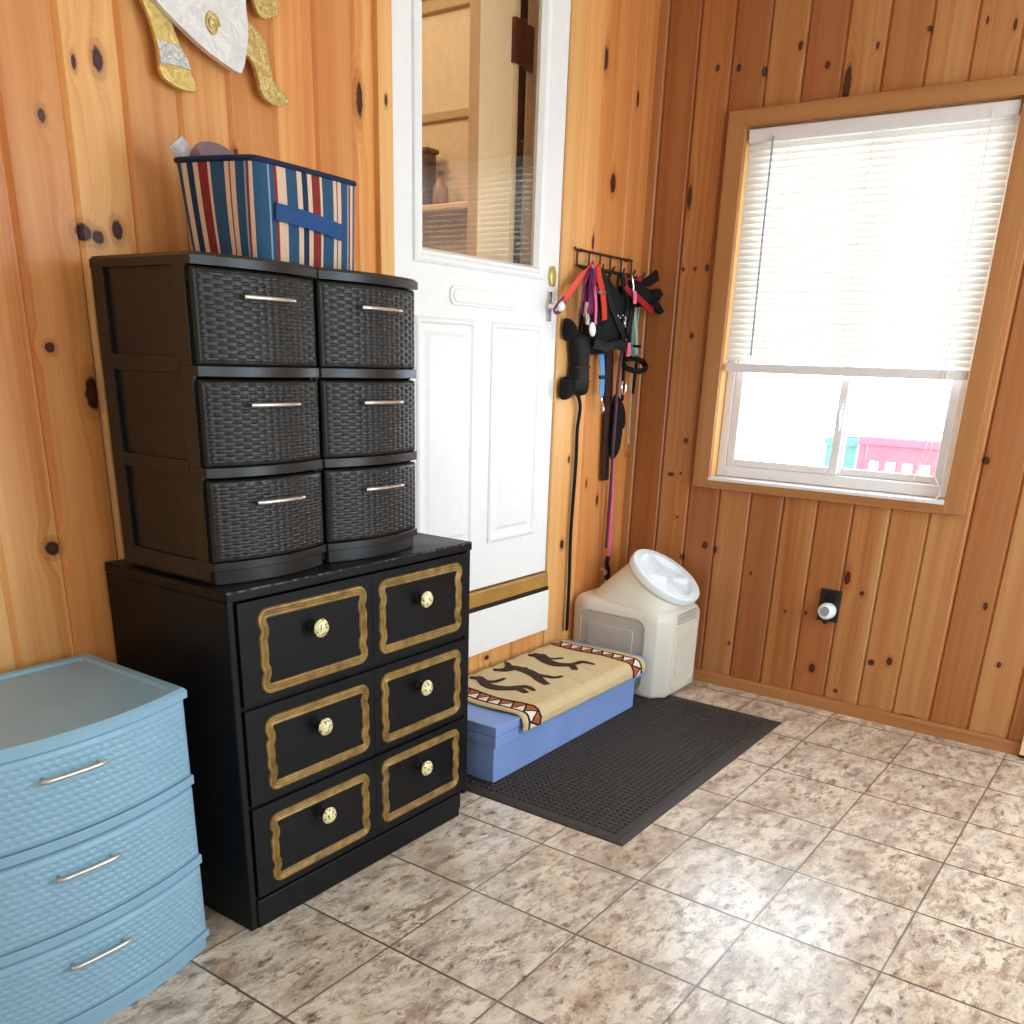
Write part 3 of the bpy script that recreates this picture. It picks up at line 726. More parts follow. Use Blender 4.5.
# ------------------------------------------------------------------ wall sculpture
ws=thing('wall_sculpture',(-2.2,3.27,5.9),'silver and gold metal figure with dangling legs, hung high on the pine wall','wall art')
def m_embossed(name,c1,c2,metal,sc):
    t=NT(name); o=t.obj(); n=t.noise(o,sc,4,.6,2.0)
    c=t.mix(t.mr(n,.42,.6),c1,c2); return t.done(t.bsdf(c,.38,metal,.5,t.bump(n,.5,.004)))
M_silver=m_embossed('pale silver leaf',srgb(226,224,220),srgb(240,238,234),.35,24); M_goldleaf=m_embossed('gold leaf',srgb(208,172,92),srgb(228,202,128),.45,40); M_goldhair=m_embossed('gold leaf stippled',srgb(186,152,82),srgb(226,200,134),.45,75)
M_silverband=m_embossed('silver band',srgb(178,174,170),srgb(226,222,216),.4,60); M_darkback=simple('dark backing',srgb(50,36,24),.7)
def plate(name,poly,y0,y1,mat,parent,bev=.014): 
    m=MB(); m.prism(poly,'y',y0,y1); return m.build(name,mat,parent,smooth=False,bevel=bev,seg=3)
body=[(-2.745,6.198),(-2.464,6.047),(-2.308,5.985),(-2.173,5.945),(-2.085,5.930),(-2.066,5.938),(-2.03,6.011),(-1.992,6.15),(-1.985,6.26),(-1.993,6.337),(-1.99,6.55),(-2.02,6.85),(-2.12,7.15),(-2.3,7.35),(-2.55,7.4),(-2.8,7.25),(-2.95,6.95),(-2.95,6.6),(-2.86,6.35)]
plate('body',smooth2(body,3),3.175,3.225,M_silver,ws)
legL=[(-2.83,6.25),(-2.801,6.183),(-2.761,6.112),(-2.726,6.003),(-2.712,5.904),(-2.706,5.803),(-2.659,5.765),(-2.565,5.737),(-2.485,5.738),(-2.422,5.757),(-2.436,5.813),(-2.482,5.89),(-2.535,6.002),(-2.581,6.103),(-2.62,6.2),(-2.72,6.3)]
lg=plate('leg',smooth2(legL,3),3.225,3.265,M_goldleaf,ws)
plate('silver_band',[(-2.722,5.990),(-2.64,5.985),(-2.552,5.995),(-2.50,5.94),(-2.466,5.868),(-2.58,5.865),(-2.704,5.856)],3.215,3.226,M_silverband,lg,.005)
legR=[(-1.98,6.30),(-1.985,6.173),(-1.993,6.09),(-1.916,6.037),(-1.878,5.953),(-1.847,5.855),(-1.78,5.816),(-1.702,5.805),(-1.619,5.837),(-1.592,5.875),(-1.662,5.915),(-1.722,5.955),(-1.748,6.033),(-1.772,6.121),(-1.796,6.197),(-1.86,6.24)]
plate('leg',smooth2(legR,3),3.225,3.265,M_goldhair,ws)
hand=[(-2.0,6.62),(-1.92,6.50),(-1.883,6.425),(-1.844,6.356),(-1.786,6.331),(-1.707,6.361),(-1.65,6.395),(-1.645,6.457),(-1.682,6.53),(-1.75,6.70),(-1.95,6.85)]
plate('tail',smooth2(hand,3),3.225,3.265,M_goldhair,ws)
m=MB(); sp=[]
for i in range(40):
    a=i*.33; r=.075*(1-i/46); sp.append((-2.30+r*math.cos(a)*.8,3.172,6.165+r*math.sin(a)))
m.tube(sp,.010,6); m.build('swirl_inlay',M_goldleaf,ws)
m=MB(); m.box(-2.5,-2.1,3.226,3.335,6.4,6.8); m.build('hanging_bracket',M_darkback,ws,smooth=False)
for poly,nm in ((legL,'a'),(legR,'b'),(hand,'c')): pass
for x,z in ((-2.63,5.95),(-1.88,6.12),(-1.8,6.5)):
    m=MB(); m.tube([(x,3.26,z),(x,3.335,z)],.02,8); m.build('standoff',M_darkback,ws)

# ------------------------------------------------------------------ step box, towel, mat
sx=thing('step_box',(1.2,2.6,.036),'blue painted wooden step box below the white door','step box')
M_step=simple('blue painted wood',srgb(130,156,210),.5,0,.4,.05,10,.05,60)
SB0,SB1=-.33,2.60
m=MB(); m.box(SB0,SB1,2.055,2.17,.036,.42); m.box(SB0,SB0+.07,2.17,3.20,.036,.42); m.box(SB1-.07,SB1,2.17,3.20,.036,.42); m.box(SB0+.07,SB1-.07,3.13,3.20,.036,.42); m.box(SB0+.07,SB1-.07,2.17,3.13,.36,.42); m.build('box_body',M_step,sx,smooth=False,bevel=.008)
m=MB(); m.box(-.345,2.80,2.025,3.22,.425,.545); m.box(-.345,2.80,2.025,3.22,.550,.655); m.box(-.36,-.345,2.25,3.0,.47,.535); m.build('lid',M_step,sx,smooth=False,bevel=.01)

def rug_pt(a,b,h=0):
    """a along the step, b from the wall (0) over the front edge (1)"""
    X=.04+2.64*a+.02*math.sin(9*b)*(1 if a<.5 else -.5)
    L=1.365; s=b*L; y0=3.20; top=.676; R=.075; yf=1.980
    flat=y0-(yf+R)
    rip=.010*math.sin(7*a*3.1+2*b)+.006*math.sin(23*a+11*b)
    if s<flat: p=Vector((X,y0-s,top+abs(rip)*.8)); n=Vector((0,0,1))
    elif s<flat+R*math.pi/2:
        an=(s-flat)/R; p=Vector((X,yf+R-R*math.sin(an),top-R+R*math.cos(an))); n=Vector((0,-math.sin(an),math.cos(an)))
    else:
        q=s-flat-R*math.pi/2; p=Vector((X,yf-.01-abs(rip)*1.2,top-R-q)); n=Vector((0,-1,0))
    if a>.9: p.x+=(a-.9)*.6*max(0,b-.75)*1.5
    return p+n*h
def m_towel():
    t=NT('woven tan towel'); uv=t.sep(t.uv()); a,b=uv[0],uv[1]
    o=t.obj(); n=t.noise(o,130,3); tan=t.mix(n,srgb(196,168,122),srgb(232,208,164))
    e=t.math('MINIMUM',a,t.math('SUBTRACT',1.,a))          # distance from the short ends
    def between(x,lo,hi): return t.math('MULTIPLY',t.math('GREATER_THAN',x,lo),t.math('LESS_THAN',x,hi))
    bk=srgb(40,30,28); wh=srgb(232,222,205); rd=srgb(176,92,60)
    c=tan
    saw=t.math('ABSOLUTE',t.math('SUBTRACT',t.math('FRACT',t.math('MULTIPLY',b,9.)),.5))     # 0..0.5 zig-zag
    lvl=t.mr(e,.048,.108,0,.5)
    tri=t.math('LESS_THAN',lvl,saw)
    tc=t.mix(tri,rd,wh)
    edge=t.math('LESS_THAN',t.math('ABSOLUTE',t.math('SUBTRACT',lvl,saw)),.07); tc=t.mix(edge,tc,bk)
    c=t.mix(between(e,.045,.111),c,tc)
    for lo,hi in ((.034,.047),(.109,.122)): c=t.mix(between(e,lo,hi),c,bk)
    c=t.mix(between(e,0,.016),c,srgb(206,178,128))
    return t.done(t.bsdf(c,.95,0,.1,t.bump(t.noise(o,420,3),.8,.003)))
tw=thing('towel',(1.3,2.6,.66),'tan towel with dark dancing figures and zigzag borders, draped over the blue step box','towel')
m=MB(); m.grid(lambda u,v: rug_pt(u,v),90,60,True); towel_ob=m.build('cloth',m_towel(),tw,solid=.012)
M_fig=fab('dark brown weave',(62,40,30))
def figure(strokes):
    m=MB()
    for pts,w in strokes:
        pa=[((x-.04)/2.64,(3.20-y)/1.365) for x,y in pts]; P=smooth3([(a,b,0) for a,b in pa],5); n=len(P)
        for i in range(n-1):
            pass
        L=[];Rr=[]
        for i,p in enumerate(P):
            q=P[min(i+1,n-1)]-P[max(i-1,0)]; dx,dy=q.x*2.64,q.y*1.365; l=math.hypot(dx,dy) or 1
            wd=w*(.65+1.2*math.sin(math.pi*min(1,.12+.8*i/(n-1))))*.5
            ox,oy=-dy/l*wd,dx/l*wd
            L.append((p.x+ox/2.64,p.y+oy/1.365)); Rr.append((p.x-ox/2.64,p.y-oy/1.365))
        m.loft([[rug_pt(a,b,h) for a,b,h in ((L[i][0],L[i][1],.003),(L[i][0],L[i][1],.009),(Rr[i][0],Rr[i][1],.009),(Rr[i][0],Rr[i][1],.003))] for i in range(n)])
    return m.build('woven_figure',M_fig,tw)
figure([([(1.79,3.13),(1.84,3.02),(1.76,2.86),(1.70,2.68),(1.73,2.58),(1.78,2.50),(1.66,2.37)],.075),([(1.76,2.56),(1.90,2.50),(1.98,2.46),(1.99,2.30)],.04),([(1.80,3.02),(1.92,3.0),(1.86,2.86),(1.98,2.74)],.036),([(1.88,3.12),(1.90,3.0)],.038)])
figure([([(1.02,3.10),(1.14,2.99),(1.24,2.97),(1.26,2.80),(1.22,2.64),(1.12,2.48),(1.04,2.34)],.075),([(1.24,2.70),(1.26,2.5),(1.28,2.40),(1.38,2.36)],.04),([(1.10,2.99),(1.26,3.06),(1.37,3.17)],.042),([(1.26,2.86),(1.36,2.86)],.038)])
figure([([(.62,3.13),(.66,3.02),(.56,2.86),(.56,2.72),(.63,2.60),(.71,2.50),(.66,2.36)],.075),([(.64,2.60),(.74,2.56),(.82,2.46),(.76,2.32)],.04),([(.66,3.02),(.66,2.90),(.72,2.84),(.87,2.82)],.036),([(.72,3.1),(.68,2.98)],.038)])

mt=thing('floor_mat',(1.4,1.5,0),'black rubber doormat with a raised grid, on the tiles before the blue step','doormat')
mx0,mx1,my0,my1=-.58,3.40,.40,2.72
m=MB(); m.loft([[(mx0,my0,0),(mx1,my0,0),(mx1,my1,0),(mx0,my1,0)],[(mx0+.01,my0+.01,.012),(mx1-.01,my0+.01,.012),(mx1-.01,my1-.01,.012),(mx0+.01,my1-.01,.012)],[(mx0+.06,my0+.06,.022),(mx1-.06,my0+.06,.022),(mx1-.06,my1-.06,.022),(mx0+.06,my1-.06,.022)]]); m.build('base',M_rubber,mt,smooth=False)
m=MB(); p=.068
nx=int((mx1-mx0-.28)/p); ny=int((my1-my0-.28)/p)
for i in range(nx):
    for j in range(ny):
        x=mx0+.14+i*p; y=my0+.14+j*p; q=.045
        a=[m.vert(c) for c in ((x,y,.021),(x+q,y,.021),(x+q,y+q,.021),(x,y+q,.021),(x+.006,y+.006,.035),(x+q-.006,y+.006,.035),(x+q-.006,y+q-.006,.035),(x+.006,y+q-.006,.035))]
        for f in ((4,5,6,7),(0,1,5,4),(1,2,6,5),(2,3,7,6),(3,0,4,7)): m.face([a[k] for k in f])
m.build('raised_grid',M_rubber,mt,smooth=False)

# ------------------------------------------------------------------ pet food container
fc=thing('food_container',(3.6,2.6,.036),'cream plastic pet food bin with slanted neck and white screw lid, in the corner','food bin')
bx0,bx1,by0,by1=2.99,4.10,1.88,3.28
def octo(k,c=.17):
    x0,x1,y0,y1=bx0+k,bx1-k,by0+k,by1-k
    d=.07; pts=[(x0+c,y0),(x1-c,y0),(x1,y0+c),(x1,y1-d),(x1-d,y1),(x0+d,y1),(x0,y1-d),(x0,y0+c)]
    out=[]
    for i in range(8):     # subdivide for the loft with the neck
        p,q=pts[i],pts[(i+1)%8]
        for j in range(6): out.append((p[0]+(q[0]-p[0])*j/6,p[1]+(q[1]-p[1])*j/6))
    return out
m=MB()
lv=[(.022,.036),(.006,.055),(0,.09),(0,1.06),(.008,1.11),(.03,1.16),(.07,1.195)]
R=[[(x,y,z-(0.0)) for x,y in octo(k,.145)] for k,z in lv]
# shoulders fall a little towards the room
R=[[(x,y,z+(0.045*(y-2.6) if z>1.0 else 0)) for x,y,z in r] for r in R]
m.loft(R,True,True,True)
m.build('body',M_cont,fc,ang=50)
LC=Vector((3.6,2.237,1.553)); LN=Vector((.012,-.517,.856)).normalized(); LA=Vector((1,0,0)); LA=(LA-LN*LA.dot(LN)).normalized(); LB=LN.cross(LA)
def circ(r,h,n=48,ph=0):
    return [LC+LN*h+r*(math.cos(2*math.pi*k/n+ph)*LA+math.sin(2*math.pi*k/n+ph)*LB) for k in range(n)]
m=MB()
base=[]
top=circ(.475,-.13)
for k in range(48):
    th=2*math.pi*k/48; cx,cy=3.55,2.56; ex,ey=.51,.62
    c,s=math.cos(th),math.sin(th); e=2/3.2
    base.append(Vector((cx+ex*math.copysign(abs(c)**e,c),cy+ey*math.copysign(abs(s)**e,s),1.185+.045*(cy+ey*s-2.6))))
rr=[]
for i in range(9):
    t=i/8; rr.append([base[k].lerp(top[k],t)-Vector((0,0,.03*math.sin(math.pi*t))) *0 for k in range(48)])
m.loft(rr,True,False,True)
m.loft([circ(.478,-.14),circ(.492,-.125),circ(.492,-.105),circ(.475,-.095)],True,False,False)
m.build('neck',M_cont,fc,ang=50)
# lid : rim plus four sunken petals that leave a cross-shaped grip
m=MB(); n=96; rad=[.0,.06,.10,.14,.17,.20,.24,.28,.32,.35,.375,.40,.43,.47,.495,.508]
rings=[]
for r in rad:
    row=[]
    for k in range(n):
        th=2*math.pi*k/n+.35; a=abs(((th+math.pi/4)%(math.pi/2))-math.pi/4)      # 0 on the arms
        lat=r*math.sin(min(a,math.pi/4)); h=0.0
        inr=max(0,min(1,(.40-r)/.025)); off=max(0,min(1,(lat-.055)/.02)) ; ctr=max(0,min(1,(r-.11)/.03))
        h=-.055*inr*off*ctr-(0.012*inr)
        if r>.50: h=-.012
        row.append(LC+LN*h+r*(math.cos(2*math.pi*k/n)*LA+math.sin(2*math.pi*k/n)*LB) if r>0 else LC+LN*(-.012)+1e-4*(math.cos(2*math.pi*k/n)*LA+math.sin(2*math.pi*k/n)*LB))
    rings.append(row)
rings+=[[LC+LN*(-.03)+.512*(math.cos(2*math.pi*k/n)*LA+math.sin(2*math.pi*k/n)*LB) for k in range(n)],[LC+LN*(-.095)+.508*(math.cos(2*math.pi*k/n)*LA+math.sin(2*math.pi*k/n)*LB) for k in range(n)]]
m.loft(rings,True,True,True); o=m.build('lid',M_lid,fc,ang=35); o['label']='white screw lid with a cross-shaped grip'
# pressed panels
def rrect(u0,u1,w0,w1,r,n=6):
    out=[]
    for cx,cz,a0 in ((u1-r,w0+r,-math.pi/2),(u1-r,w1-r,0),(u0+r,w1-r,math.pi/2),(u0+r,w0+r,math.pi)):
        for i in range(n+1):
            a=a0+i*math.pi/2/n; out.append((cx+r*math.cos(a),cz+r*math.sin(a)))
    return out
m=MB(); pp=rrect(2.17,3.13,.12,1.05,.13); m.prism(pp,'x',bx0-.006,bx0+.004); m.tube([(bx0-.003,u,w) for u,w in pp],.014,8,True); o=m.build('side_panel',M_groove,fc,smooth=True,ang=30)
m=MB(); m.prism(rrect(2.33,3.0,.28,.90,.04),'x',bx0-.03,bx0-.004); m.build('panel_boss',M_groove,fc,smooth=False,bevel=.012)
m=MB(); pp=rrect(3.24,3.88,.16,.98,.05); m.tube([(u,by0-.002,w) for u,w in pp],.012,8,True); m.prism(rrect(3.34,3.78,.30,.86,.03),'y',by0-.012,by0+.002); m.build('front_panel',M_cont,fc,smooth=True,ang=30)
m=MB()
for i in range(4): m.box(3.30,3.84,by0-.012,by0+.002,1.0+i*.035,1.012+i*.035)
m.build('measuring_ribs',M_groove,fc,smooth=False)

# ------------------------------------------------------------------ hook rack and the dog gear on it
GR='dog gear on the hook rack'
hr=thing('hook_rack',(3.3,3.3,5.1),'black wire hook rack on the pine wall between door and corner','hook rack')
m=MB(); yq=3.29
tp=lambda x:5.283; bt_=lambda x:5.115
m.tube([(2.60,3.27,5.30),(2.615,3.27,5.275),(2.67,3.28,5.28),(3.95,3.28,5.28)],.013,8)
m.tube([(2.66,3.28,5.12),(3.95,3.28,5.12)],.013,8); m.tube([(2.67,3.30,5.28),(3.95,3.30,5.28)],.010,8)
for x in (2.68,2.94,3.19,3.43,3.69,3.945): m.tube([(x,3.285,5.285),(x,3.285,5.115)],.012,8)
m.build('grid_frame',M_blackwire,hr)
hk=[2.68,2.81,2.94,3.06,3.19,3.31,3.43,3.56,3.69,3.82,3.945]
for x in (2.70,2.94,3.19,3.43,3.69,3.93):
    m=MB(); m.tube(smooth3([(x,3.285,5.12),(x,3.22,5.09),(x,3.13,5.08),(x,3.09,5.12),(x,3.085,5.15)],5),.012,8); m.build('hook',M_blackwire,hr)
m=MB(); m.tube([(2.75,3.33,5.28),(2.75,3.27,5.28)],.02,8); m.build('screw',M_blackwire,hr)
m=MB(); m.tube([(3.86,3.33,5.28),(3.86,3.27,5.28)],.02,8); m.build('screw',M_blackwire,hr)
def ring(m,c,r,tube,nrm='y',ez=1.0):
    m.tube([(c[0]+r*math.cos(a),c[1],c[2]+r*ez*math.sin(a)) for a in [i*math.pi/10 for i in range(20)]],tube,7,True)
# coral leash looped over the door knob
o=thing('dog_leash',(2.6,3.15,4.7),'coral leash stretched from the hook rack to the white door knob','leash',GR)
m=MB(); m.ribbon(smooth3([(2.72,3.10,5.12),(2.66,3.12,5.05),(2.53,3.14,4.97),(2.38,3.15,4.84),(2.26,3.17,4.74)],6),.075,.014,(0,-1,.2)); m.ribbon(smooth3([(2.70,3.10,5.15),(2.76,3.10,5.06),(2.80,3.11,4.98),(2.78,3.12,4.93)],6),.085,.014,(0,-1,0)); m.build('strap',M_coral,o)
m=MB(); m.ribbon(smooth3([(2.28,3.17,4.76),(2.17,3.16,4.70),(2.13,3.20,4.63),(2.20,3.22,4.59),(2.29,3.20,4.63),(2.30,3.17,4.72)],5),.032,.012,(0,-1,0)); m.build('loop_handle',M_purple,o)
# red patterned collar
o=thing('dog_collar',(3.0,3.15,4.55),'red orange patterned collar hanging from the first hooks of the rack','collar',GR)
m=MB(); m.ribbon(smooth3([(2.80,3.08,5.12),(2.88,3.09,4.98),(2.94,3.08,4.86),(3.0,3.08,4.70),(3.03,3.08,4.56)],6),.105,.02,(0,-1,0)); m.build('band',M_red,o)
m=MB(); m.box(2.88,3.01,3.06,3.10,4.83,4.87); m.build('buckle',M_chrome,o,smooth=False,bevel=.01)
# purple collar bundle
o=thing('dog_collar',(2.6,3.15,4.6),'purple collar folded in loops with a silver clip, beside the coral leash','collar',GR)
m=MB()
for k,(x,dx) in enumerate(((2.66,-.14),(2.69,-.05),(2.71,.03))):
    m.ribbon(smooth3([(2.71,3.10-.02*k,5.08),(x+dx*.6,3.10-.02*k,4.90),(x+dx,3.09-.02*k,4.74),(x+dx*.8,3.08-.02*k,4.62),(x+dx*.3,3.09-.02*k,4.72),(2.72,3.10-.02*k,4.90)],6),.085,.014,(0,-1,0),.5)
m.build('band',M_purple,o)
m=MB(); m.tube(smooth3([(2.55,3.05,4.68),(2.53,3.04,4.62),(2.54,3.04,4.55),(2.58,3.04,4.50),(2.60,3.04,4.55),(2.57,3.05,4.60)],5),.022,8); m.tube([(2.55,3.05,4.66),(2.56,3.05,4.72)],.028,8); c=m.build('snap_clip',M_chrome,o); c['label']='silver snap clip'
# pink strap with white disc
o=thing('tag_strap',(2.72,3.1,4.4),'narrow pink strap ending in a round white tag','strap',GR)
m=MB(); m.ribbon(smooth3([(2.70,3.088,5.13),(2.71,3.05,4.88),(2.72,3.02,4.70),(2.715,3.01,4.50)],6),.045,.012,(0,-1,0)); m.build('strap',M_pink,o)
m=MB(); m.lathe([(.0,0),(.07,0),(.078,.01),(.078,.02),(.07,.03),(0,.032)],(2.66,3.03,4.44),(.2,-1,.1),24); c=m.build('round_tag',M_lid,o); c['label']='round white tag'
# big black harness
o=thing('dog_harness',(3.3,3.1,4.2),'large black padded dog harness hanging in the middle of the rack','harness',GR)
H=[(2.92,4.95),(2.93,5.07),(3.03,5.10),(3.16,5.07),(3.30,4.98),(3.42,4.92),(3.50,4.90),(3.58,4.97),(3.62,4.93),(3.69,4.8),(3.73,4.63),(3.77,4.48),(3.67,4.36),(3.49,4.22),(3.23,4.18),(2.89,4.19),(2.84,4.38),(2.82,4.53),(2.84,4.66),(2.91,4.79)]
m=MB(); m.puff(H,3.24,.15,6); m.build('vest',M_blackfab,o)
m=MB()
m.ribbon(smooth3([(2.94,3.12,5.10),(3.02,3.10,4.95),(3.20,3.08,4.70),(3.40,3.07,4.50),(3.60,3.08,4.42)],6),.10,.03,(0,-1,0)); m.ribbon(smooth3([(3.43,3.12,5.10),(3.48,3.10,4.95),(3.56,3.08,4.78),(3.45,3.07,4.52),(3.50,3.07,4.34),(3.66,3.10,4.30)],6),.07,.03,(0,-1,0)); m.ribbon(smooth3([(2.86,3.11,4.30),(3.1,3.06,4.26),(3.35,3.06,4.30),(3.55,3.08,4.26)],6),.11,.03,(0,-1,0)); m.build('webbing',M_blacksh,o)
m=MB()
for x,z in ((3.30,4.62),(3.36,4.60),(3.42,4.63),(3.48,4.61)): m.ball((x,3.06,z),.014,8)
ring(m,(3.52,3.05,4.55),.05,.012); m.build('metal_ring',M_chrome,o)
m=MB(); m.tube(smooth3([(3.62,3.06,4.78),(3.57,3.04,4.66),(3.52,3.04,4.52),(3.54,3.04,4.44),(3.60,3.05,4.52),(3.62,3.06,4.66)],5),.024,8); m.build('carabiner',M_blacksh,o)
# bone shaped grip
o=thing('padded_leash',(2.65,3.15,3.7),'black padded grip with two lobes and a long thin strap, nearest the door','leash',GR)
m=MB(); m.puff([(2.56,4.40),(2.55,4.25),(2.59,4.08),(2.57,3.92),(2.54,3.75),(2.66,3.72),(2.90,3.71),(2.91,3.85),(2.89,4.1),(2.87,4.38)],3.25,.13,6); m.build('grip',M_blacksh,o)
sh8=lambda P:[(x+.08,z) for x,z in P]
for pl in ([(2.39,4.55),(2.33,4.52),(2.32,4.37),(2.39,4.31),(2.48,4.33),(2.53,4.36),(2.54,4.45),(2.49,4.50)],[(2.32,3.88),(2.31,3.72),(2.38,3.66),(2.48,3.68),(2.54,3.76),(2.54,3.86),(2.46,3.92)]):
    m=MB(); m.puff(sh8(pl),3.25,.09,5); m.build('side_lobe',M_blackfab,o)
m=MB(); m.ribbon(smooth3([(2.70,3.24,3.78),(2.84,3.26,3.68),(2.90,3.27,3.55),(2.88,3.28,3.3),(2.89,3.28,2.95),(2.875,3.28,2.5),(2.86,3.28,2.0),(2.87,3.27,1.4),(2.86,3.26,.75)],8),.062,.018,(0,-1,0)); m.build('strap',M_blackfab,o)
m=MB(); m.box(2.52,2.83,3.108,3.13,4.02,4.04); m.box(2.50,2.84,3.11,3.13,3.86,3.875); m.build('seam',M_seal,o,smooth=False)
m=MB(); m.tube([(2.66,3.20,4.36),(2.69,3.16,4.7),(2.70,3.10,5.10)],.018,8); m.build('hanging_loop',M_blackfab,o)
# blue leash end
o=thing('dog_leash',(3.28,3.2,3.5),'bright blue leash end with a silver clip below the black harness','leash',GR)
m=MB(); m.ribbon(smooth3([(3.27,3.245,4.5),(3.28,3.24,4.2),(3.28,3.21,3.95),(3.29,3.21,3.70)],6),.105,.018,(0,-1,0)); m.build('strap',M_blue,o)
m=MB(); m.ribbon(smooth3([(3.19,3.09,5.13),(3.21,3.2,4.95),(3.25,3.245,4.7),(3.275,3.25,4.45)],5),.05,.015,(0,-1,0)); m.build('hanging_loop',M_blackfab,o)
m=MB(); m.box(3.215,3.345,3.19,3.225,3.895,3.94); m.build('keeper_band',M_navyd,o,smooth=False,bevel=.008)
m=MB(); m.tube(smooth3([(3.29,3.20,3.71),(3.26,3.19,3.66),(3.29,3.19,3.61),(3.32,3.19,3.56),(3.31,3.19,3.51),(3.28,3.19,3.54)],5),.018,8); m.build('snap_clip',M_chrome,o)
# dark brown wide strap
o=thing('slapper_strap',(3.6,3.27,2.65),'wide dark brown strap with a rounded end hanging below the black harness','strap',GR)
m=MB(); m.ribbon(smooth3([(3.54,3.27,4.55),(3.53,3.27,4.18),(3.57,3.27,3.72),(3.585,3.27,3.39),(3.605,3.27,2.87),(3.615,3.27,2.68),(3.617,3.27,2.64)],8),lambda t:.17 if t<.97 else .17*math.sqrt(max(.15,1-((t-.97)/.03)**2)),.03,(0,-1,0)); m.build('strap',M_brownstrap,o)
m=MB(); m.ribbon([(3.53,3.26,4.5),(3.43,3.16,5.09)],.05,.02,(0,-1,0)); m.build('hanging_loop',M_brownstrap,o)
# plum cord
o=thing('dog_leash',(3.6,3.15,1.3),'thin plum cord leash with a pink lower end, reaching almost to the food bin','leash',GR)
m=MB(); m.tube(smooth3([(3.56,3.13,5.08),(3.57,3.10,4.6),(3.565,3.12,4.22),(3.56,3.14,3.9),(3.57,3.15,3.5),(3.585,3.16,3.0),(3.61,3.17,2.5),(3.62,3.18,2.1),(3.63,3.19,1.75)],8),.020,8); m.build('cord',M_plum,o)
m=MB(); m.ribbon(smooth3([(3.77,3.22,2.35),(3.75,3.21,2.1),(3.74,3.20,1.75),(3.74,3.20,1.35)],6),.07,.02,(0,-1,0)); m.ribbon(smooth3([(3.66,3.20,2.9),(3.74,3.22,2.6),(3.77,3.22,2.35)],6),.05,.02,(0,-1,0)); c=m.build('lower_end',M_pink,o); c['label']='pink lower end'
m=MB(); m.tube(smooth3([(3.72,3.20,1.62),(3.70,3.20,1.52),(3.74,3.19,1.42),(3.72,3.18,1.32),(3.66,3.17,1.36)],5),.03,8); m.build('clip',M_blacksh,o)
# bag holder
o=thing('bag_pouch',(3.72,3.15,2.9),'limp black pouch hanging beneath the silver carabiner on the plum cord','pouch',GR)
m=MB(); m.puff([(3.64,3.68),(3.75,3.68),(3.86,3.56),(3.89,3.40),(3.85,3.32),(3.77,3.29),(3.79,3.17),(3.73,3.07),(3.76,2.98),(3.69,2.90),(3.64,3.0),(3.62,3.3)],3.24,.10,5); m.build('pouch',M_blackfab,o)
m=MB(); m.ribbon([(3.68,3.16,4.3),(3.70,3.15,3.95),(3.70,3.14,3.64)],.05,.02,(0,-1,0)); m.build('strap',M_blackfab,o)
m=MB(); ring(m,(3.66,3.11,3.80),.05,.012,'y',1.7); m.build('carabiner',M_chrome,o)
# pink lead on the far hooks
o=thing('dog_leash',(3.7,3.1,4.2),'pink leash with a wire clip between the black harness and the teal strap','leash',GR)
m=MB(); m.ribbon(smooth3([(3.575,3.01,4.91),(3.58,3.0,4.86),(3.59,3.0,4.77)],5),.07,.02,(0,-1,0)); m.build('strap',M_pink,o)
m=MB(); m.ribbon(smooth3([(3.67,3.08,4.33),(3.675,3.085,4.25),(3.68,3.09,4.17)],5),.075,.02,(0,-1,0)); m.build('lower_strap',M_pink,o)
m=MB(); m.ribbon(smooth3([(3.59,3.0,4.78),(3.63,3.05,4.55),(3.67,3.08,4.32)],5),.05,.015,(0,-1,0)); m.build('padded_sleeve',M_blackfab,o)
m=MB(); m.tube(smooth3([(3.62,3.09,5.12),(3.55,3.04,5.06),(3.57,3.03,4.98),(3.58,3.03,4.92)],5),.012,8); m.build('wire_clip',M_chrome,o)
# teal strap
o=thing('dog_leash',(3.88,3.15,4.2),'teal leash folded in two narrow strips next to the pink leash','leash',GR)
m=MB(); m.ribbon(smooth3([(3.80,3.10,5.1),(3.80,3.13,4.72),(3.80,3.13,4.52),(3.86,3.14,4.30),(3.93,3.14,4.18)],6),.05,.016,(0,-1,0)); m.build('strap',M_teal,o)
m=MB(); m.ribbon(smooth3([(3.84,3.12,5.1),(3.87,3.14,4.68),(3.94,3.14,4.45),(3.985,3.14,4.2)],6),.065,.016,(0,-1,0)); m.build('inner_strip',M_ltgreen,o)
m=MB(); m.box(3.86,4.02,3.10,3.15,4.28,4.31); m.build('keeper_band',M_blackfab,o,smooth=False)
# black loop
o=thing('muzzle_loop',(3.9,3.1,3.95),'small black oval loop jutting out under the teal leash','loop',GR)
m=MB(); P=[(3.88+.25*math.cos(a),3.10+.10*math.sin(a),4.075+.075*math.sin(a+.3)) for a in [i*math.pi/14 for i in range(28)]]; m.tube(P,.034,8,True); m.build('ring',M_blackfab,o)
m=MB(); m.ribbon(smooth3([(4.0,3.14,4.1),(4.02,3.16,3.95),(4.02,3.17,3.72)],5),.05,.02,(0,-1,0)); m.ribbon(smooth3([(3.70,3.12,5.05),(3.74,3.13,4.5),(3.72,3.13,4.12)],5),.05,.02,(0,-1,0)); m.build('strap',M_blackfab,o)
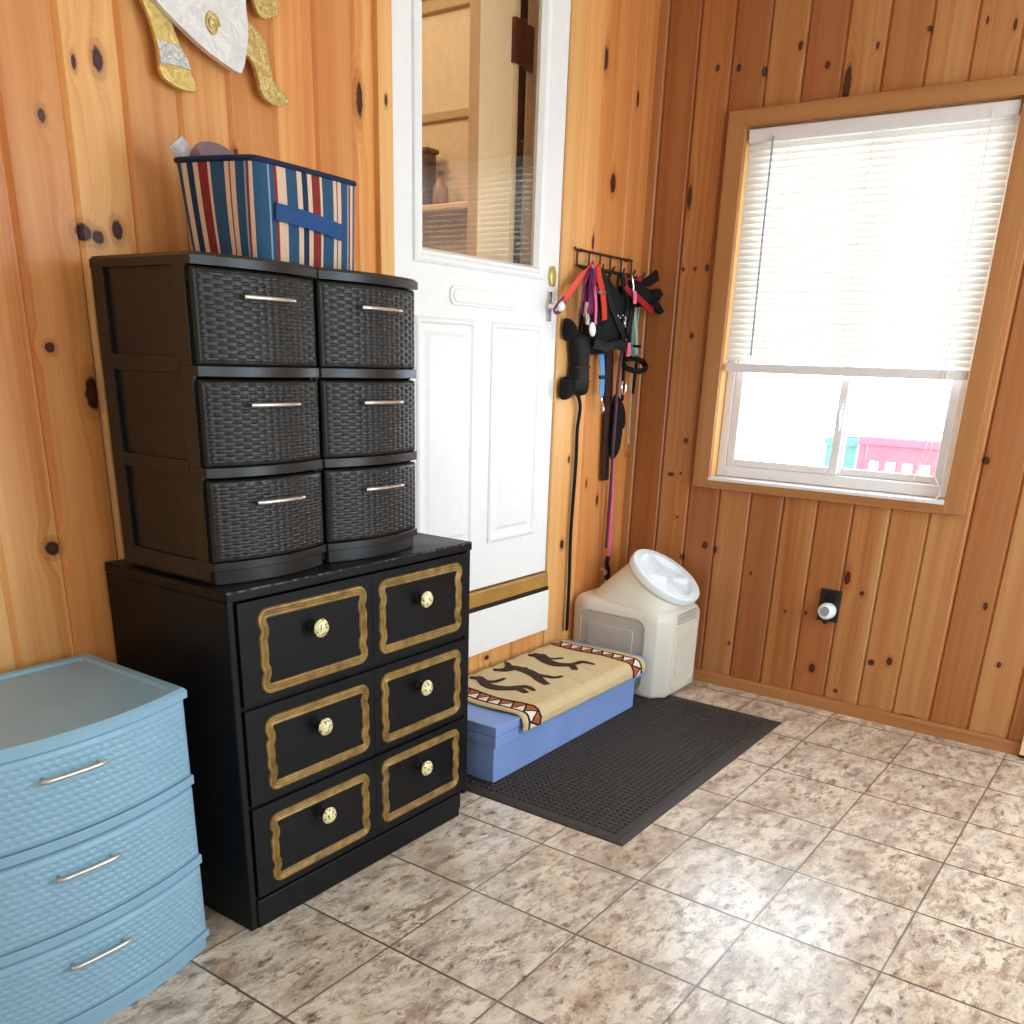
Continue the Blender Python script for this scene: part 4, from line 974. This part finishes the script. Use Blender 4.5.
# thin chain
o=thing('choke_chain',(4.17,3.25,2.95),'thin pale cord with a small clip hanging beside the corner','cord',GR)
m=MB(); m.tube(smooth3([(3.94,3.10,5.08),(4.02,3.18,4.6),(4.12,3.26,4.0),(4.16,3.27,3.67),(4.18,3.27,3.14),(4.19,3.27,3.05)],6),.010,6); m.build('cord',M_ltgreen,o)
m=MB(); m.tube(smooth3([(4.19,3.27,3.06),(4.16,3.26,3.02),(4.19,3.26,2.97),(4.21,3.26,2.92),(4.18,3.26,2.90)],5),.014,7); m.build('clip',M_brass,o)
# red strap
o=thing('dog_collar',(3.8,3.05,4.7),'dark red collar lying across the small black harness','collar',GR)
m=MB(); m.ribbon(smooth3([(3.46,3.12,5.10),(3.50,3.10,4.98),(3.55,3.06,4.90),(3.66,3.0,4.84),(3.80,2.97,4.77),(3.98,2.97,4.71),(4.06,3.0,4.74)],6),.085,.018,(0,-1,.1)); m.build('band',M_darkred,o)
# small black harness near the corner
o=thing('dog_harness',(4.0,3.0,4.65),'small black harness with stubby straps sticking out towards the window wall','harness',GR)
pts=[(3.60,5.0),(3.70,5.05),(3.82,5.03),(3.92,4.99),(4.02,4.96),(4.14,4.90),(4.13,4.82),(4.02,4.76),(3.93,4.78),(3.83,4.74),(3.70,4.82),(3.62,4.90)]
m=MB(); m.puff(pts,3.16,.17,6); m.build('vest',M_blackfab,o)
for p_ in ([(3.82,3.05,5.0),(3.95,3.0,5.06),(4.06,2.98,5.12)],[(4.05,3.03,4.90),(4.16,3.0,4.92),(4.20,2.98,4.88)],[(4.08,3.03,4.84),(4.18,3.0,4.76),(4.20,2.95,4.70)]):
    m=MB(); m.ribbon(smooth3(p_,5),lambda t:.10+.03*t,.05,(0,-1,0)); m.build('strap',M_blackfab,o)
m=MB(); m.ribbon(smooth3([(3.70,3.06,5.06),(3.80,3.05,5.05),(3.88,3.05,5.02)],5),.06,.02,(0,-1,0)); m.tube([(3.93,3.11,5.10),(3.88,3.10,4.99)],.02,8); c=m.build('hanging_loop',M_darkred,o)
# umbrella-like stick end behind the bin
o=thing('white_cord',(3.75,3.25,1.25),'short white looped cord behind the food bin','cord')
m=MB(); m.tube(smooth3([(3.68,3.26,1.45),(3.74,3.26,1.42),(3.79,3.25,1.30),(3.77,3.24,1.22)],5),.014,7); m.build('cord',M_lid,o)

# ------------------------------------------------------------------ camera
yaw,pitch,roll=.61574,-.36463,.034396
f=Vector((math.cos(pitch)*math.cos(yaw),math.cos(pitch)*math.sin(yaw),math.sin(pitch))); r=Vector((math.sin(yaw),-math.cos(yaw),0)); u=r.cross(f)
r2=math.cos(roll)*r+math.sin(roll)*u; u2=-math.sin(roll)*r+math.cos(roll)*u
cam=bpy.data.cameras.new('camera'); co=bpy.data.objects.new('camera',cam); COL.objects.link(co)
Mx=Matrix((r2,u2,-f)).transposed().to_4x4(); Mx.translation=Vector((-7.18215,-2.99345,4.08142))*U; co.matrix_world=Mx
cam.sensor_width=36; cam.sensor_fit='HORIZONTAL'; cam.lens=919.48/1024*36; cam.shift_x=(512-511.62)/1024; cam.shift_y=(711.12-512)/1024; cam.clip_start=.02
scn.camera=co

# ------------------------------------------------------------------ light
w=bpy.data.worlds.new('sky'); scn.world=w; w.use_nodes=True; nt=w.node_tree; bg=nt.nodes['Background']
bg.inputs[0].default_value=(.72,.875,1.0,1); bg.inputs[1].default_value=9.0
def area(name,loc,rot,sx,sy,power,col=(1,1,1),portal=False):
    l=bpy.data.lights.new(name,'AREA'); l.shape='RECTANGLE'; l.size=sx*U; l.size_y=sy*U; l.energy=power; l.color=col
    o=bpy.data.objects.new(name,l); COL.objects.link(o); o.location=Vector(loc)*U; o.rotation_euler=rot
    if portal: l.cycles.is_portal=True
    return o
H=math.pi/2
area('window_portal',(4.63,.63,4.7),(0,H,0),3.9,2.85,1,portal=True)
for a,b,c,d in RW: area('side_portal',((a+b)/2,-6.2,(c+d)/2),(H,0,0),b-a,d-c,1,portal=True)
area('front_fill_portal',(-10.2,-3.3,4.5),(0,-H,0),3.8,2.0,1,portal=True)  # sky sampling for the fill opening added behind the camera
# unseen fill light added to brighten the house room behind the door
pl=bpy.data.lights.new('house_fill','POINT'); pl.energy=18; pl.color=(1,.82,.6); pl.shadow_soft_size=.15; po=bpy.data.objects.new('house_fill',pl); COL.objects.link(po); po.location=Vector((1.0,7.0,8.6))*U

vs=scn.view_settings; vs.view_transform='Standard'; vs.look='None'; vs.exposure=0.12; vs.gamma=1; vs.use_curve_mapping=False
scn.cycles.use_denoising=True; scn.cycles.max_bounces=10; scn.cycles.diffuse_bounces=5; scn.cycles.transparent_max_bounces=12
